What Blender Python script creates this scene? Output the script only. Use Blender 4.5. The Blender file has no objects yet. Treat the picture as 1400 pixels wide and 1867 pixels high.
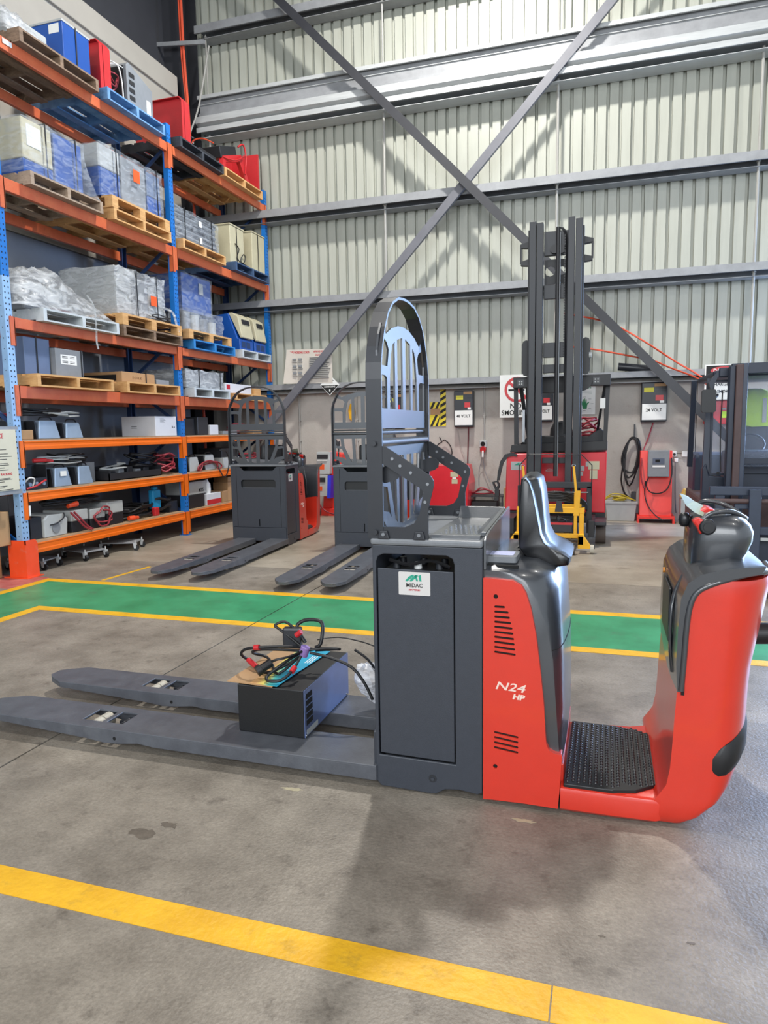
import bpy, bmesh, math, random
from math import sin, cos, pi, radians as R
from mathutils import Vector, Matrix, geometry
random.seed(7)
scn = bpy.context.scene
col = scn.collection

# ---------------------------------------------------------------- camera
cd = bpy.data.cameras.new('camera')
cd.sensor_fit = 'HORIZONTAL'; cd.sensor_width = 36.0
cd.lens = 1270.1 / 1400 * 36.0
cd.clip_start = 0.05; cd.clip_end = 200
cam = bpy.data.objects.new('camera', cd); col.objects.link(cam)
right = Vector((0.95361065, 0.3006138, -0.01606431))
down = Vector((0.02061909, -0.11845879, -0.99274487))
fwd = Vector((-0.30033577, 0.94636085, -0.11916195))
cam.matrix_world = Matrix(((right.x, -down.x, -fwd.x, 0), (right.y, -down.y, -fwd.y, 0), (right.z, -down.z, -fwd.z, 1.4), (0, 0, 0, 1)))
scn.camera = cam

# ---------------------------------------------------------------- daylight and added fill
w = bpy.data.worlds.new('sky'); scn.world = w; w.use_nodes = True
bg = w.node_tree.nodes['Background']
bg.inputs[0].default_value = (0.80, 0.90, 1.0, 1); bg.inputs[1].default_value = 1.3

def area(name, loc, target, sx, sy, power, color=(1, 1, 1)):
    l = bpy.data.lights.new(name, 'AREA'); l.shape = 'RECTANGLE'; l.size = sx; l.size_y = sy
    l.energy = power; l.color = color
    o = bpy.data.objects.new(name, l); col.objects.link(o); o.location = loc
    o.rotation_euler = (Vector(target) - Vector(loc)).to_track_quat('-Z', 'Y').to_euler()
    return o
WARM = (1.0, 0.97, 0.92)
for lx, ly, p in ((-1.7, 7.7, 760), (5.2, 7.7, 210), (-2.6, 0.5, 200), (4.4, 0.5, 150)):
    area('high_bay_light', (lx, ly, 9.15), (lx, ly, 0), 0.4, 0.4, p, WARM)
# unseen fill panel added behind the camera to brighten upright faces, and a cooler doorway in the back wall just right of the frame
area('rear_fill_light', (1.0, -10.0, 6.4), (-1.0, 8.0, 2.6), 15.0, 5.5, 1900, (0.94, 0.97, 1.0))
area('side_door_daylight', (4.5, 10.55, 2.2), (2.0, 2.0, 1.2), 3.8, 4.2, 1500, (0.40, 0.60, 1.0))

scn.view_settings.view_transform = 'Standard'
scn.view_settings.look = 'None'
scn.view_settings.exposure = -0.04
scn.view_settings.gamma = 1.0
scn.view_settings.use_curve_mapping = False

# ---------------------------------------------------------------- helpers
def lin(h):
    h = h.lstrip('#'); c = [int(h[i:i + 2], 16) / 255 for i in (0, 2, 4)]
    return [x / 12.92 if x <= 0.04045 else ((x + 0.055) / 1.055) ** 2.4 for x in c]

MATS = {}
def mat(name, hexc, rough=0.5, metal=0.0, var=0.12, scale=6.0, bump=0.0, bscale=60.0, hex2=None, spec=0.5, coat=0.0, dirt=None, dscale=3.0, stretch=None, fine=0.0):
    m = bpy.data.materials.new(name); m.use_nodes = True; MATS[name] = m
    nt = m.node_tree; N = nt.nodes; L = nt.links; b = N['Principled BSDF']
    c = lin(hexc); b.inputs['Roughness'].default_value = rough; b.inputs['Metallic'].default_value = metal
    b.inputs['Specular IOR Level'].default_value = spec
    b.inputs['Coat Weight'].default_value = coat; b.inputs['Coat Roughness'].default_value = 0.12
    tc = N.new('ShaderNodeTexCoord'); vec = tc.outputs['Object']
    if stretch:
        mp = N.new('ShaderNodeMapping'); mp.inputs['Scale'].default_value = stretch; L.new(vec, mp.inputs[0]); vec = mp.outputs[0]
    if var > 0 or hex2:
        n = N.new('ShaderNodeTexNoise'); n.inputs['Scale'].default_value = scale; n.inputs['Detail'].default_value = 6; n.inputs['Roughness'].default_value = 0.65
        L.new(vec, n.inputs['Vector'])
        r = N.new('ShaderNodeValToRGB'); L.new(n.outputs['Fac'], r.inputs[0])
        c2 = lin(hex2) if hex2 else [min(1, x * (1 + var)) for x in c]
        c1 = c if hex2 else [x * (1 - var) for x in c]
        r.color_ramp.elements[0].position = 0.34; r.color_ramp.elements[1].position = 0.66
        r.color_ramp.elements[0].color = (*c1, 1); r.color_ramp.elements[1].color = (*c2, 1)
        out = r.outputs[0]
        if dirt:
            n2 = N.new('ShaderNodeTexNoise'); n2.inputs['Scale'].default_value = dscale; n2.inputs['Detail'].default_value = 9; n2.inputs['Roughness'].default_value = 0.7
            L.new(vec, n2.inputs['Vector'])
            r2 = N.new('ShaderNodeValToRGB'); L.new(n2.outputs['Fac'], r2.inputs[0])
            r2.color_ramp.elements[0].position = 0.56; r2.color_ramp.elements[1].position = 0.72
            r2.color_ramp.elements[0].color = (0, 0, 0, 1); r2.color_ramp.elements[1].color = (0.75, 0.75, 0.75, 1)
            mx = N.new('ShaderNodeMixRGB'); L.new(r2.outputs[0], mx.inputs[0]); L.new(out, mx.inputs[1]); mx.inputs[2].default_value = (*lin(dirt), 1)
            out = mx.outputs[0]
        if fine:
            n3 = N.new('ShaderNodeTexNoise'); n3.inputs['Scale'].default_value = 70; n3.inputs['Detail'].default_value = 8; n3.inputs['Roughness'].default_value = 0.8
            L.new(vec, n3.inputs['Vector'])
            r3 = N.new('ShaderNodeValToRGB'); L.new(n3.outputs['Fac'], r3.inputs[0])
            r3.color_ramp.elements[0].position = 0.3; r3.color_ramp.elements[1].position = 0.7
            r3.color_ramp.elements[0].color = (1 - fine,) * 3 + (1,); r3.color_ramp.elements[1].color = (1, 1, 1, 1)
            m3 = N.new('ShaderNodeMixRGB'); m3.blend_type = 'MULTIPLY'; m3.inputs[0].default_value = 1
            L.new(out, m3.inputs[1]); L.new(r3.outputs[0], m3.inputs[2]); out = m3.outputs[0]
        L.new(out, b.inputs['Base Color'])
    else:
        b.inputs['Base Color'].default_value = (*c, 1)
    if bump > 0:
        nb = N.new('ShaderNodeTexNoise'); nb.inputs['Scale'].default_value = bscale; nb.inputs['Detail'].default_value = 4
        L.new(vec, nb.inputs['Vector'])
        bp = N.new('ShaderNodeBump'); bp.inputs['Strength'].default_value = bump; bp.inputs['Distance'].default_value = 0.01
        L.new(nb.outputs['Fac'], bp.inputs['Height']); L.new(bp.outputs[0], b.inputs['Normal'])
    return m

def film(name, hexc, alpha, rough=0.18, scale=9.0):
    m = bpy.data.materials.new(name); m.use_nodes = True
    nt = m.node_tree; N = nt.nodes; L = nt.links; b = N['Principled BSDF']
    b.inputs['Base Color'].default_value = (*lin(hexc), 1); b.inputs['Roughness'].default_value = rough
    tc = N.new('ShaderNodeTexCoord'); mp = N.new('ShaderNodeMapping'); mp.inputs['Scale'].default_value = (1, 1, 2.6); mp.inputs['Rotation'].default_value = (0.5, 0.2, 0.3)
    L.new(tc.outputs['Object'], mp.inputs[0])
    n = N.new('ShaderNodeTexNoise'); n.inputs['Scale'].default_value = scale; n.inputs['Detail'].default_value = 8; n.inputs['Distortion'].default_value = 1.6
    L.new(mp.outputs[0], n.inputs['Vector'])
    r = N.new('ShaderNodeValToRGB'); r.color_ramp.elements[0].position = 0.42; r.color_ramp.elements[1].position = 0.62
    r.color_ramp.elements[0].color = (alpha * .55,) * 3 + (1,); r.color_ramp.elements[1].color = (min(1, alpha * 1.6),) * 3 + (1,)
    L.new(n.outputs['Fac'], r.inputs[0]); L.new(r.outputs[0], b.inputs['Alpha'])
    bp = N.new('ShaderNodeBump'); bp.inputs['Strength'].default_value = 0.9; bp.inputs['Distance'].default_value = 0.03
    L.new(n.outputs['Fac'], bp.inputs['Height']); L.new(bp.outputs[0], b.inputs['Normal'])
    return m

AX = {'x': lambda a, b, t: (t, a, b), 'y': lambda a, b, t: (a, t, b), 'z': lambda a, b, t: (a, b, t)}
OFF = {}
def rot(axis, deg, c=(0, 0, 0)):
    return Matrix.Translation(c) @ Matrix.Rotation(R(deg), 4, axis) @ Matrix.Translation([-k for k in c])

class MB:
    def __init__(s): s.v = []; s.f = []
    def add(s, vs, fs, M=None):
        o = len(s.v)
        s.v += [tuple(M @ Vector(v)) if M else tuple(v) for v in vs]
        s.f += [tuple(o + i for i in f) for f in fs]; return s
    def box(s, x0, x1, y0, y1, z0, z1, M=None):
        vs = [(x, y, z) for z in (z0, z1) for y in (y0, y1) for x in (x0, x1)]
        return s.add(vs, [(0, 2, 3, 1), (4, 5, 7, 6), (0, 1, 5, 4), (2, 6, 7, 3), (0, 4, 6, 2), (1, 3, 7, 5)], M)
    def prism(s, poly, ax, a, b, holes=(), M=None):
        g = AX[ax]; loops = [list(poly)] + [list(h) for h in holes]
        flat = [p for l in loops for p in l]; n = len(flat)
        if holes or n > 4:
            tris = geometry.tessellate_polygon([[Vector((p[0], p[1], 0)) for p in l] for l in loops])
        else: tris = [tuple(range(n))]
        vs = [g(p[0], p[1], a) for p in flat] + [g(p[0], p[1], b) for p in flat]
        fs = []
        for t in tris: fs.append(tuple(t)); fs.append(tuple(i + n for i in reversed(t)))
        o = 0
        for l in loops:
            k = len(l)
            for i in range(k):
                j = (i + 1) % k; fs.append((o + i, o + j, n + o + j, n + o + i))
            o += k
        return s.add(vs, fs, M)
    def loft(s, rings, cap=True, closed=True, M=None):
        n = len(rings[0]); vs = [p for r in rings for p in r]; fs = []
        for i in range(len(rings) - 1):
            for j in range(n if closed else n - 1):
                k = (j + 1) % n; fs.append((i * n + j, i * n + k, (i + 1) * n + k, (i + 1) * n + j))
        if cap and closed:
            fs.append(tuple(range(n - 1, -1, -1))); fs.append(tuple((len(rings) - 1) * n + j for j in range(n)))
        return s.add(vs, fs, M)
    def cyl(s, p, q, r, n=14, r2=None, M=None):
        p = Vector(p); q = Vector(q); d = (q - p).normalized(); a = d.orthogonal().normalized(); b = d.cross(a)
        r2 = r if r2 is None else r2
        rings = [[tuple(c + (a * cos(2 * pi * k / n) + b * sin(2 * pi * k / n)) * rr) for k in range(n)] for c, rr in ((p, r), (q, r2))]
        return s.loft(rings, M=M)
    def tube(s, pts, r, n=6, smooth=3, closed=False, M=None):
        P = [Vector(p) for p in pts]
        if smooth and len(P) > 2:
            Q = []; m = len(P)
            for i in range(m if closed else m - 1):
                p0 = P[(i - 1) % m] if closed or i else P[0]; p1 = P[i]; p2 = P[(i + 1) % m]; p3 = P[(i + 2) % m] if closed or i + 2 < m else P[-1]
                for k in range(smooth):
                    t = k / smooth
                    Q.append(0.5 * ((2 * p1) + (p2 - p0) * t + (2 * p0 - 5 * p1 + 4 * p2 - p3) * t * t + (3 * p1 - p0 - 3 * p2 + p3) * t ** 3))
            if not closed: Q.append(P[-1])
            P = Q
        rings = []; a = None; m = len(P)
        for i, p in enumerate(P):
            d = (P[(i + 1) % m] - P[i - 1]) if closed or 0 < i < m - 1 else (P[1] - P[0] if i == 0 else P[-1] - P[-2])
            if d.length < 1e-9: d = Vector((0, 0, 1))
            d.normalize()
            a = d.orthogonal().normalized() if a is None else (a - d * a.dot(d))
            if a.length < 1e-6: a = d.orthogonal()
            a.normalize(); b = d.cross(a)
            rings.append([tuple(p + (a * cos(2 * pi * k / n) + b * sin(2 * pi * k / n)) * r) for k in range(n)])
        if closed: rings.append(rings[0])
        return s.loft(rings, cap=not closed, M=M)
    def bar(s, p, q, w, h, up=(0, 0, 1), M=None):
        p = Vector(p); q = Vector(q); d = (q - p).normalized(); u = Vector(up); u = (u - d * u.dot(d)).normalized(); v = d.cross(u)
        rings = [[tuple(c + v * (i * w / 2) + u * (j * h / 2)) for i, j in ((-1, -1), (1, -1), (1, 1), (-1, 1))] for c in (p, q)]
        return s.loft(rings, M=M)
    def lathe(s, prof, c, n=20, M=None):
        rings = [[(c[0] + r * cos(2 * pi * k / n), c[1] + r * sin(2 * pi * k / n), c[2] + z) for k in range(n)] for r, z in prof]
        return s.loft(rings, M=M)
    def build(s, name, m, parent=None, smooth=None, bev=0.0, wave=None):
        off = OFF.get(parent.name, Vector((0, 0, 0))) if parent else Vector((0, 0, 0))
        me = bpy.data.meshes.new(name)
        me.from_pydata([tuple(Vector(v) - off) for v in s.v], [], s.f)
        bm = bmesh.new(); bm.from_mesh(me); bmesh.ops.recalc_face_normals(bm, faces=bm.faces); bm.to_mesh(me); bm.free()
        if smooth is not None:
            me.shade_smooth(); me.set_sharp_from_angle(angle=R(smooth))
        me.materials.append(m)
        o = bpy.data.objects.new(name, me); col.objects.link(o)
        if parent: o.parent = parent; OFF[o.name] = off
        if bev:
            md = o.modifiers.new('bevel', 'BEVEL'); md.width = bev; md.segments = 2; md.limit_method = 'ANGLE'; md.angle_limit = R(38); md.harden_normals = False
        return o

def tag(o, label=None, cat=None, group=None, kind=None):
    if label: o['label'] = label
    if cat: o['category'] = cat
    if group: o['group'] = group
    if kind: o['kind'] = kind
    return o
def thing(name, label, cat, loc=(0, 0, 0), rz=0.0, group=None, world=True):
    """Empty at the thing's base; world=True means its parts are given in world coordinates."""
    o = bpy.data.objects.new(name, None); col.objects.link(o); o.empty_display_size = 0.1
    o.location = loc; o.rotation_euler = (0, 0, rz)
    if world: OFF[o.name] = Vector(loc)
    return tag(o, label, cat, group)
def recenter(o):
    """Put the origin of a one-mesh thing at the middle of its base."""
    vs = o.data.vertices; xs = [v.co.x for v in vs]; ys = [v.co.y for v in vs]; zs = [v.co.z for v in vs]
    c = Vector(((min(xs) + max(xs)) / 2, (min(ys) + max(ys)) / 2, min(zs)))
    o.data.transform(Matrix.Translation(-c)); o.location = c; return o
def single(mb, name, m, label, cat, group=None, smooth=None, bev=0.0, kind=None):
    return tag(recenter(mb.build(name, m, None, smooth, bev)), label, cat, group, kind)
def dup(o, parent=None, loc=None, rz=None, label=None, group=None):
    c = o.copy(); col.objects.link(c)
    if parent: c.parent = parent
    if loc is not None: c.location = loc
    if rz is not None: c.rotation_euler = (0, 0, rz)
    if label: c['label'] = label
    if group: c['group'] = group
    OFF[c.name] = OFF.get(o.name, Vector())
    for ch in list(o.children): dup(ch, c)
    return c
def struct(o):
    o['kind'] = 'structure'; return o

def frame(origin, xdir, ydir):
    x = Vector(xdir).normalized(); y = Vector(ydir).normalized(); z = x.cross(y)
    return Matrix(((x.x, y.x, z.x, origin[0]), (x.y, y.y, z.y, origin[1]), (x.z, y.z, z.z, origin[2]), (0, 0, 0, 1)))
def text(s, size, origin, xdir, ydir, m, parent, name='lettering', align='CENTER', bold=0.0, shear=0.0, sx=1.0, depth=0.0006):
    cu = bpy.data.curves.new('t', 'FONT'); cu.body = s; cu.size = size; cu.align_x = align; cu.align_y = 'CENTER'
    cu.extrude = depth; cu.offset = bold; cu.shear = shear; cu.resolution_u = 2; cu.space_line = 1.0
    o = bpy.data.objects.new('t', cu); me = bpy.data.meshes.new_from_object(o)
    bpy.data.objects.remove(o); bpy.data.curves.remove(cu)
    off = OFF.get(parent.name, Vector()) if parent else Vector()
    M = Matrix.Translation(-off) @ frame(origin, xdir, ydir) @ Matrix.Scale(sx, 4, (1, 0, 0))
    me.transform(M); me.materials.clear(); me.materials.append(m); me.name = name
    o = bpy.data.objects.new(name, me); col.objects.link(o); o.parent = parent
    if parent: OFF[o.name] = off
    return o
def rrect(x0, x1, y0, y1, r, n=4):
    out = []
    for cx, cy, a in ((x1 - r, y1 - r, 0), (x0 + r, y1 - r, 90), (x0 + r, y0 + r, 180), (x1 - r, y0 + r, 270)):
        for k in range(n + 1):
            t = R(a + 90 * k / n); out.append((cx + r * cos(t), cy + r * sin(t)))
    return out
def circ(cx, cy, r, n=12): return [(cx + r * cos(2 * pi * k / n), cy + r * sin(2 * pi * k / n)) for k in range(n)]
def slot(x0, z0, x1, z1, r, n=4):
    d = math.atan2(z1 - z0, x1 - x0); out = []
    for k in range(n + 1): t = d - pi / 2 + pi * k / n; out.append((x1 + r * cos(t), z1 + r * sin(t)))
    for k in range(n + 1): t = d + pi / 2 + pi * k / n; out.append((x0 + r * cos(t), z0 + r * sin(t)))
    return out
# ---------------------------------------------------------------- materials
M_conc = mat('concrete_wall', '#aaa59e', 0.85, var=0.07, scale=2.5, bump=0.25, bscale=40, dirt='#8d8377', dscale=1.3)
M_floorA = mat('floor_grey_concrete', '#776f64', 0.46, hex2='#a0978a', scale=2.4, dirt='#5a5249', dscale=9, fine=0.42, bump=0.25, bscale=90, spec=0.4)
M_floorB = mat('floor_pale_concrete', '#8b8172', 0.42, hex2='#aca292', scale=1.3, dirt='#6c6255', dscale=2.2, fine=0.25, bump=0.10, bscale=50, spec=0.45)
M_joint = mat('joint_dark', '#1c1a18', 0.9, var=0)  # near-black base under the slabs, seen in the joints
M_green = mat('green_paint', '#2a7a50', 0.38, hex2='#3b9668', scale=2.4, dirt='#466f53', dscale=4.5, spec=0.5)
M_yellow = mat('yellow_paint', '#cf9a14', 0.5, hex2='#e0ad20', scale=5, dirt='#a8842c', dscale=11, bump=0.3, bscale=45)
M_redpaint = mat('red_floor_paint', '#a04a46', 0.5, hex2='#b9756c', scale=6)
M_clad = mat('cladding', '#a2a49a', 0.45, var=0.06, scale=3.0, dirt='#9a998a', dscale=1.6, stretch=(3.5, 3.5, 0.35), spec=0.5)
M_galv = mat('galvanised_steel', '#b4b7b8', 0.42, metal=0.2, var=0.10, scale=5, stretch=(0.4, 1, 3))
M_galvd = mat('dull_galvanised', '#8b8d90', 0.5, metal=0.15, var=0.12, scale=5)
M_steel = mat('dark_painted_steel', '#2c2d32', 0.5, var=0.08)
M_brace = mat('brace_steel', '#62636a', 0.45, var=0.08)
M_cream = mat('cream_panel', '#a39e94', 0.8, var=0.04, scale=1.5)
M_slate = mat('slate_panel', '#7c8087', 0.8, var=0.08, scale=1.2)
M_darkwall = mat('dark_upper_wall', '#303136', 0.8, var=0.1, scale=2)
M_orange = mat('orange_beam', '#bc5530', 0.42, hex2='#c9663c', scale=7, dirt='#9a4c30', dscale=14)
M_orange2 = mat('bright_orange_beam', '#e0660a', 0.38, var=0.06, scale=5)
M_guard = mat('orange_guard', '#e2491d', 0.45, var=0.06, scale=5, dirt='#c9705a', dscale=12)
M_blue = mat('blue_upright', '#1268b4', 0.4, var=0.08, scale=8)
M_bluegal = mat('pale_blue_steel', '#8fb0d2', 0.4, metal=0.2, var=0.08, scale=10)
M_navy = mat('navy_brace_shaded_post', '#1c355c', 0.5, var=0.1)
M_black = mat('black_plastic', '#17181a', 0.45, var=0.1)
M_hole = mat('slot_dark', '#0c0c0d', 0.9, var=0)
M_white = mat('white_label', '#dedfdc', 0.55, var=0.03)
M_red = mat('red_paint', '#c9271f', 0.32, var=0.05, coat=0.3)
M_txt = mat('black_print', '#161616', 0.7, var=0)
M_redtxt = mat('red_print', '#b31f2f', 0.7, var=0)
M_tube = mat('orange_hose', '#c8492a', 0.5, var=0.05)
M_pipe = mat('white_conduit', '#9c9b96', 0.5, var=0.04)

# ---------------------------------------------------------------- floor: slabs with real joints, paint on top
YJ = 6.35
def slab(x0, x1, y0, y1, m, par):
    return MB().box(x0, x1, y0, y1, -0.12, 0.0).build('slab', m, par)
fl = struct(MB().box(-12, 16, -8, 12.2, -0.2, -0.03).build('floor', M_joint))
g = 0.005
XJ = [-12, -8.4, -2.415, 3.6, 9.6, 16]
for a, b in zip(XJ, XJ[1:]):
    slab(a + g, b - g, -8, -0.6 - g, M_floorA, fl)
    slab(a + g, b - g, -0.6 + g, YJ - g, M_floorA, fl)
    slab(a + g, b - g, YJ + g, 12.2, M_floorB, fl)
def paint(poly, name, m, z=0.0015): return MB().prism(poly, 'z', -0.001, z).build(name, m, fl)
j0, j1 = -2.415 - g, -2.415 + g
for x0, x1 in ((-5.05, j0), (j1, 3.6 - g), (3.6 + g, 9.5)):
    paint([(x0, 4.465), (x1, 4.465), (x1, 5.265), (x0, 5.265)], 'walkway_paint', M_green)
    paint([(x0 - (0.1 if x0 < -5 else 0), 5.265), (x1, 5.265), (x1, 5.37), (x0 - (0.1 if x0 < -5 else 0), 5.37)], 'line_paint', M_yellow, 0.002)
    xa = -4.40 if x0 < -5 else x0
    paint([(xa, 4.365), (x1, 4.365), (x1, 4.465), (xa, 4.465)], 'line_paint', M_yellow, 0.002)
paint([(-5.05, -2), (-4.40, -2), (-4.40, 4.465), (-5.05, 4.465)], 'walkway_paint', M_green)
paint([(-5.15, -2), (-5.05, -2), (-5.05, 5.265), (-5.15, 5.265)], 'line_paint', M_yellow, 0.002)
paint([(-4.40, -2), (-4.30, -2), (-4.30, 4.365), (-4.40, 4.365)], 'line_paint', M_yellow, 0.002)
for x0, x1 in ((-7, j0), (j1, -0.10), (-0.096, 3.6 - g)):
    paint([(x0, 1.533), (x1, 1.533), (x1, 1.645), (x0, 1.645)], 'line_paint', M_yellow, 0.002)
paint([(-4.575, 5.42), (-4.535, 5.42), (-4.50, 6.1), (-4.54, 6.1)], 'line_paint', M_yellow, 0.002)
paint([(-8, 4.9), (-5.16, 4.9), (-5.16, 5.40), (-8, 5.52)], 'edge_paint', M_redpaint, 0.0015)

M_fleck = mat('old_paint_fleck', '#a39a80', 0.6, var=0.1, scale=30)
M_stain = mat('oil_stain', '#675e53', 0.5, var=0.15, scale=20, fine=0.4)
def blot(cx, cy, rx, ry, name, m, seed):
    rn = random.Random(seed); paint([(cx + rx * cos(2 * pi * k / 18) * rn.uniform(.55, 1.2), cy + ry * sin(2 * pi * k / 18) * rn.uniform(.55, 1.2)) for k in range(18)], name, m, 0.0008)
blot(-1.14, 2.35, .045, .014, 'paint_fleck', M_fleck, 1); blot(-.25, 2.375, .04, .012, 'paint_fleck', M_fleck, 2)
blot(-1.52, 1.93, .06, .03, 'oil_stain', M_stain, 3); blot(-1.46, 2.0, .035, .02, 'oil_stain', M_stain, 4); blot(.25, 1.9, .012, .006, 'oil_stain', M_stain, 5); blot(.02, 1.86, .010, .006, 'oil_stain', M_stain, 6)

# ---------------------------------------------------------------- back wall: concrete panels, ribbed sheets, girts
bw = struct(MB().box(-7.2, 12, 11.12, 11.2, 0, 9.6).build('wall_back', M_darkwall))
for a, b in ((-7.2, -4.96), (-4.952, 1.235), (1.243, 7.4), (7.408, 12)):
    MB().box(a, b, 10.93, 11.10, 0, 2.06).build('concrete_panel', M_conc, bw, bev=0.004)
pitch = 0.1665
def sheet_profile(x0, n):
    p = []
    for i in range(n):
        x = x0 + i * pitch
        p += [(x, 11.0), (x + 0.118, 11.0), (x + 0.124, 11.05), (x + 0.160, 11.05)]
    p.append((x0 + n * pitch, 11.0)); return p
x = -7.19
base = None
while x < 11.5:
    if base is None:
        prof = sheet_profile(0, 4); mb = MB()
        mb.loft([[(a, b, z) for a, b in prof] for z in (2.0, 9.5)], closed=False)
        base = mb.build('cladding_sheet', M_clad, bw); base.location = (x, 0, 0)
    else:
        o = base.copy(); col.objects.link(o); o.location = (x, 0, 0)
    x += 4 * pitch
def girt(z1, h, name='trim_1', y0=10.70, m=None, lip=0.03):
    p = [(y0, z1), (y0, z1 - h), (y0 + lip, z1 - h), (y0 + lip, z1 - h + 0.008), (y0 + 0.01, z1 - h + 0.008), (y0 + 0.01, z1 - 0.01), (10.985, z1 - 0.01), (10.985, z1)]
    q = [(10.975, z1 - 0.01), (10.985, z1 - 0.01), (10.985, z1 - h - .07), (y0 + 0.06, z1 - h - .07), (y0 + 0.06, z1 - h - 0.062), (10.975, z1 - h - 0.062)]
    return struct(MB().prism(p, 'x', -6.5, 12).prism(q, 'x', -6.5, 12).build(name, m or M_galvd))
girt(2.15, 0.085, 'trim_1')
girt(3.53, 0.105, 'trim_2'); girt(4.95, 0.115, 'trim_3')
girt(6.86, 0.055, 'trim_4', m=M_galv); girt(7.93, 0.12, 'trim_5', m=M_galvd)
girt(6.34, 0.075, 'trim_6', y0=10.64, m=M_galv)
# heavy perforated beam and bright folded beam between the two top girts
struct(MB().prism([(10.78, 6.85), (10.78, 6.60), (10.74, 6.60), (10.74, 6.55), (10.80, 6.55), (10.80, 6.85)], 'x', -6.5, 12).build('trim_7', M_galvd))
struct(MB().prism([(10.62, 6.50), (10.62, 6.40), (10.72, 6.36), (10.97, 6.36), (10.97, 6.50)], 'x', -6.5, 12).build('trim_8', M_galv))
# sag rods between the girts
COLS = {-6.35: 'in the corner behind the racking', -3.33: 'left of the brace crossing', -0.735: 'above the tall mast', 1.87: 'nearest the right edge'}
ROWS = ('between the lowest two girts', 'between the second and third girts', 'just under the bright beam', 'above the bright beam')
for sx, cw in COLS.items():
    for (z0, z1), rw in zip(((2.15, 3.46), (3.53, 4.88), (4.95, 6.27), (6.86, 7.82)), ROWS):
        r = 0.012 if z0 > 6.5 else 0.019
        single(MB().cyl((sx, 10.80, z0), (sx, 10.80, z1), r, 8).cyl((sx, 10.80, z1 - .05), (sx, 10.80, z1 - .03), r + .012, 8), 'sag_rod', M_pipe,
               'thin upright tie rod %s, %s' % (rw, cw), 'rod', 'tie rods between the wall girts', smooth=40)

# crossed wind braces
def lbar(p, q, name, label, m, yd):
    p = Vector(p); q = Vector(q); d = (q - p).normalized(); n = Vector((0, 1, 0)); v = d.cross(n).normalized()
    mb = MB()
    mb.loft([[tuple(c + v * a + n * b) for a, b in ((-.06, 0), (.06, 0), (.06, yd), (.052, yd), (.052, .008), (-.06, .008))] for c in (p, q)])
    return single(mb, name, m, label, 'brace')
b1 = lbar((-6.46, 10.50, 9.55), (2.55, 10.50, 0.20), 'wind_brace', 'long dark steel brace falling from upper left to lower right', M_steel, 0.09)
b2 = lbar((2.334, 10.60, 9.55), (-5.60, 10.60, 1.25), 'wind_brace', 'long dark steel brace rising from lower left to upper right', M_brace, 0.06)

# steel column with its conduits, left wall
colm = struct(MB().box(-6.92, -6.52, 10.42, 10.44, 0, 9.5).box(-6.92, -6.52, 10.80, 10.82, 0, 9.5).box(-6.73, -6.71, 10.44, 10.80, 0, 9.5).build('trim_9', M_steel))
wl = struct(MB().box(-6.95, -6.9, -2, 10.42, 0, 9.6).build('wall_left', M_darkwall))
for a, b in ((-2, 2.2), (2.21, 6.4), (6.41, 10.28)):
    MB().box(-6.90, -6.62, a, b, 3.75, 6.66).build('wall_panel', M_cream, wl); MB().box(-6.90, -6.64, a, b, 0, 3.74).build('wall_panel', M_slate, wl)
    MB().box(-6.90, -6.58, a, b, 6.66, 6.98).build('wall_capping', M_cream, wl, bev=0.01)
struct(MB().box(-7, 12, -8, 11.2, 9.6, 9.7).build('ceiling', M_steel))
t = MB().tube([(-6.47, 10.30, 9.0), (-6.46, 10.30, 7.4), (-6.44, 10.32, 6.6), (-6.42, 10.32, 5.6), (-6.42, 10.34, 4.0), (-6.42, 10.34, 0.3)], 0.022, 8)
t.tube([(-6.51, 10.30, 9.0), (-6.50, 10.30, 7.3), (-6.47, 10.33, 6.5), (-6.46, 10.33, 5.4)], 0.014, 8)
t.tube([(-6.43, 10.32, 5.9), (-6.38, 10.34, 6.02), (-6.22, 10.36, 6.04), (-6.05, 10.4, 5.96)], 0.012, 6)
single(t, 'orange_conduit', M_tube, 'orange conduit pipes running down the dark column in the corner', 'pipe', smooth=40)
t = MB().tube([(-6.15, 10.55, 7.5), (-6.35, 10.5, 6.6), (-6.5, 10.40, 6.1), (-6.52, 10.38, 5.7)], 0.014, 8)
single(t, 'grey_flex', M_pipe, 'thin pale flexible conduit curving off the corner column', 'pipe', smooth=40)
single(MB().box(-6.95, -6.05, 10.24, 10.27, 7.42, 7.48, rot('Y', 7, (-6.5, 10.2, 7.45))), 'wall_bracket', M_galvd, 'flat grey steel bracket arm on the corner column near the top', 'bracket')
# ---------------------------------------------------------------- order picker trucks (one built in full, two copies behind)
M_body = mat('charcoal_paint', '#33373f', 0.42, var=0.05, scale=30, bump=0.06, bscale=260, spec=0.5)
M_bodyd = mat('graphite_plate', '#26282d', 0.38, var=0.06, scale=20)
M_plate = mat('grille_plate', '#2e3238', 0.42, metal=0.2, var=0.06, scale=14, spec=1.0, coat=1.0)
M_lid = mat('grey_lid', '#6f7276', 0.45, var=0.06, scale=20, bump=0.1, bscale=200)
M_tray = mat('grey_tray', '#55585c', 0.36, var=0.06, scale=20, bump=0.06, bscale=120, coat=0.6)
M_cover = mat('dark_grey_plastic', '#2b2e33', 0.36, var=0.05, scale=30, bump=0.04, bscale=300, spec=0.8, coat=0.6)
M_seat = mat('black_seat_vinyl', '#0e0f12', 0.34, var=0.05, scale=20, bump=0.03, bscale=200, spec=0.7)
M_tred = mat('truck_red', '#c42c1a', 0.32, var=0.03, scale=10, coat=0.5, bump=0.04, bscale=180)
M_rubber = mat('black_rubber', '#141416', 0.5, var=0.1, scale=30)
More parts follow.
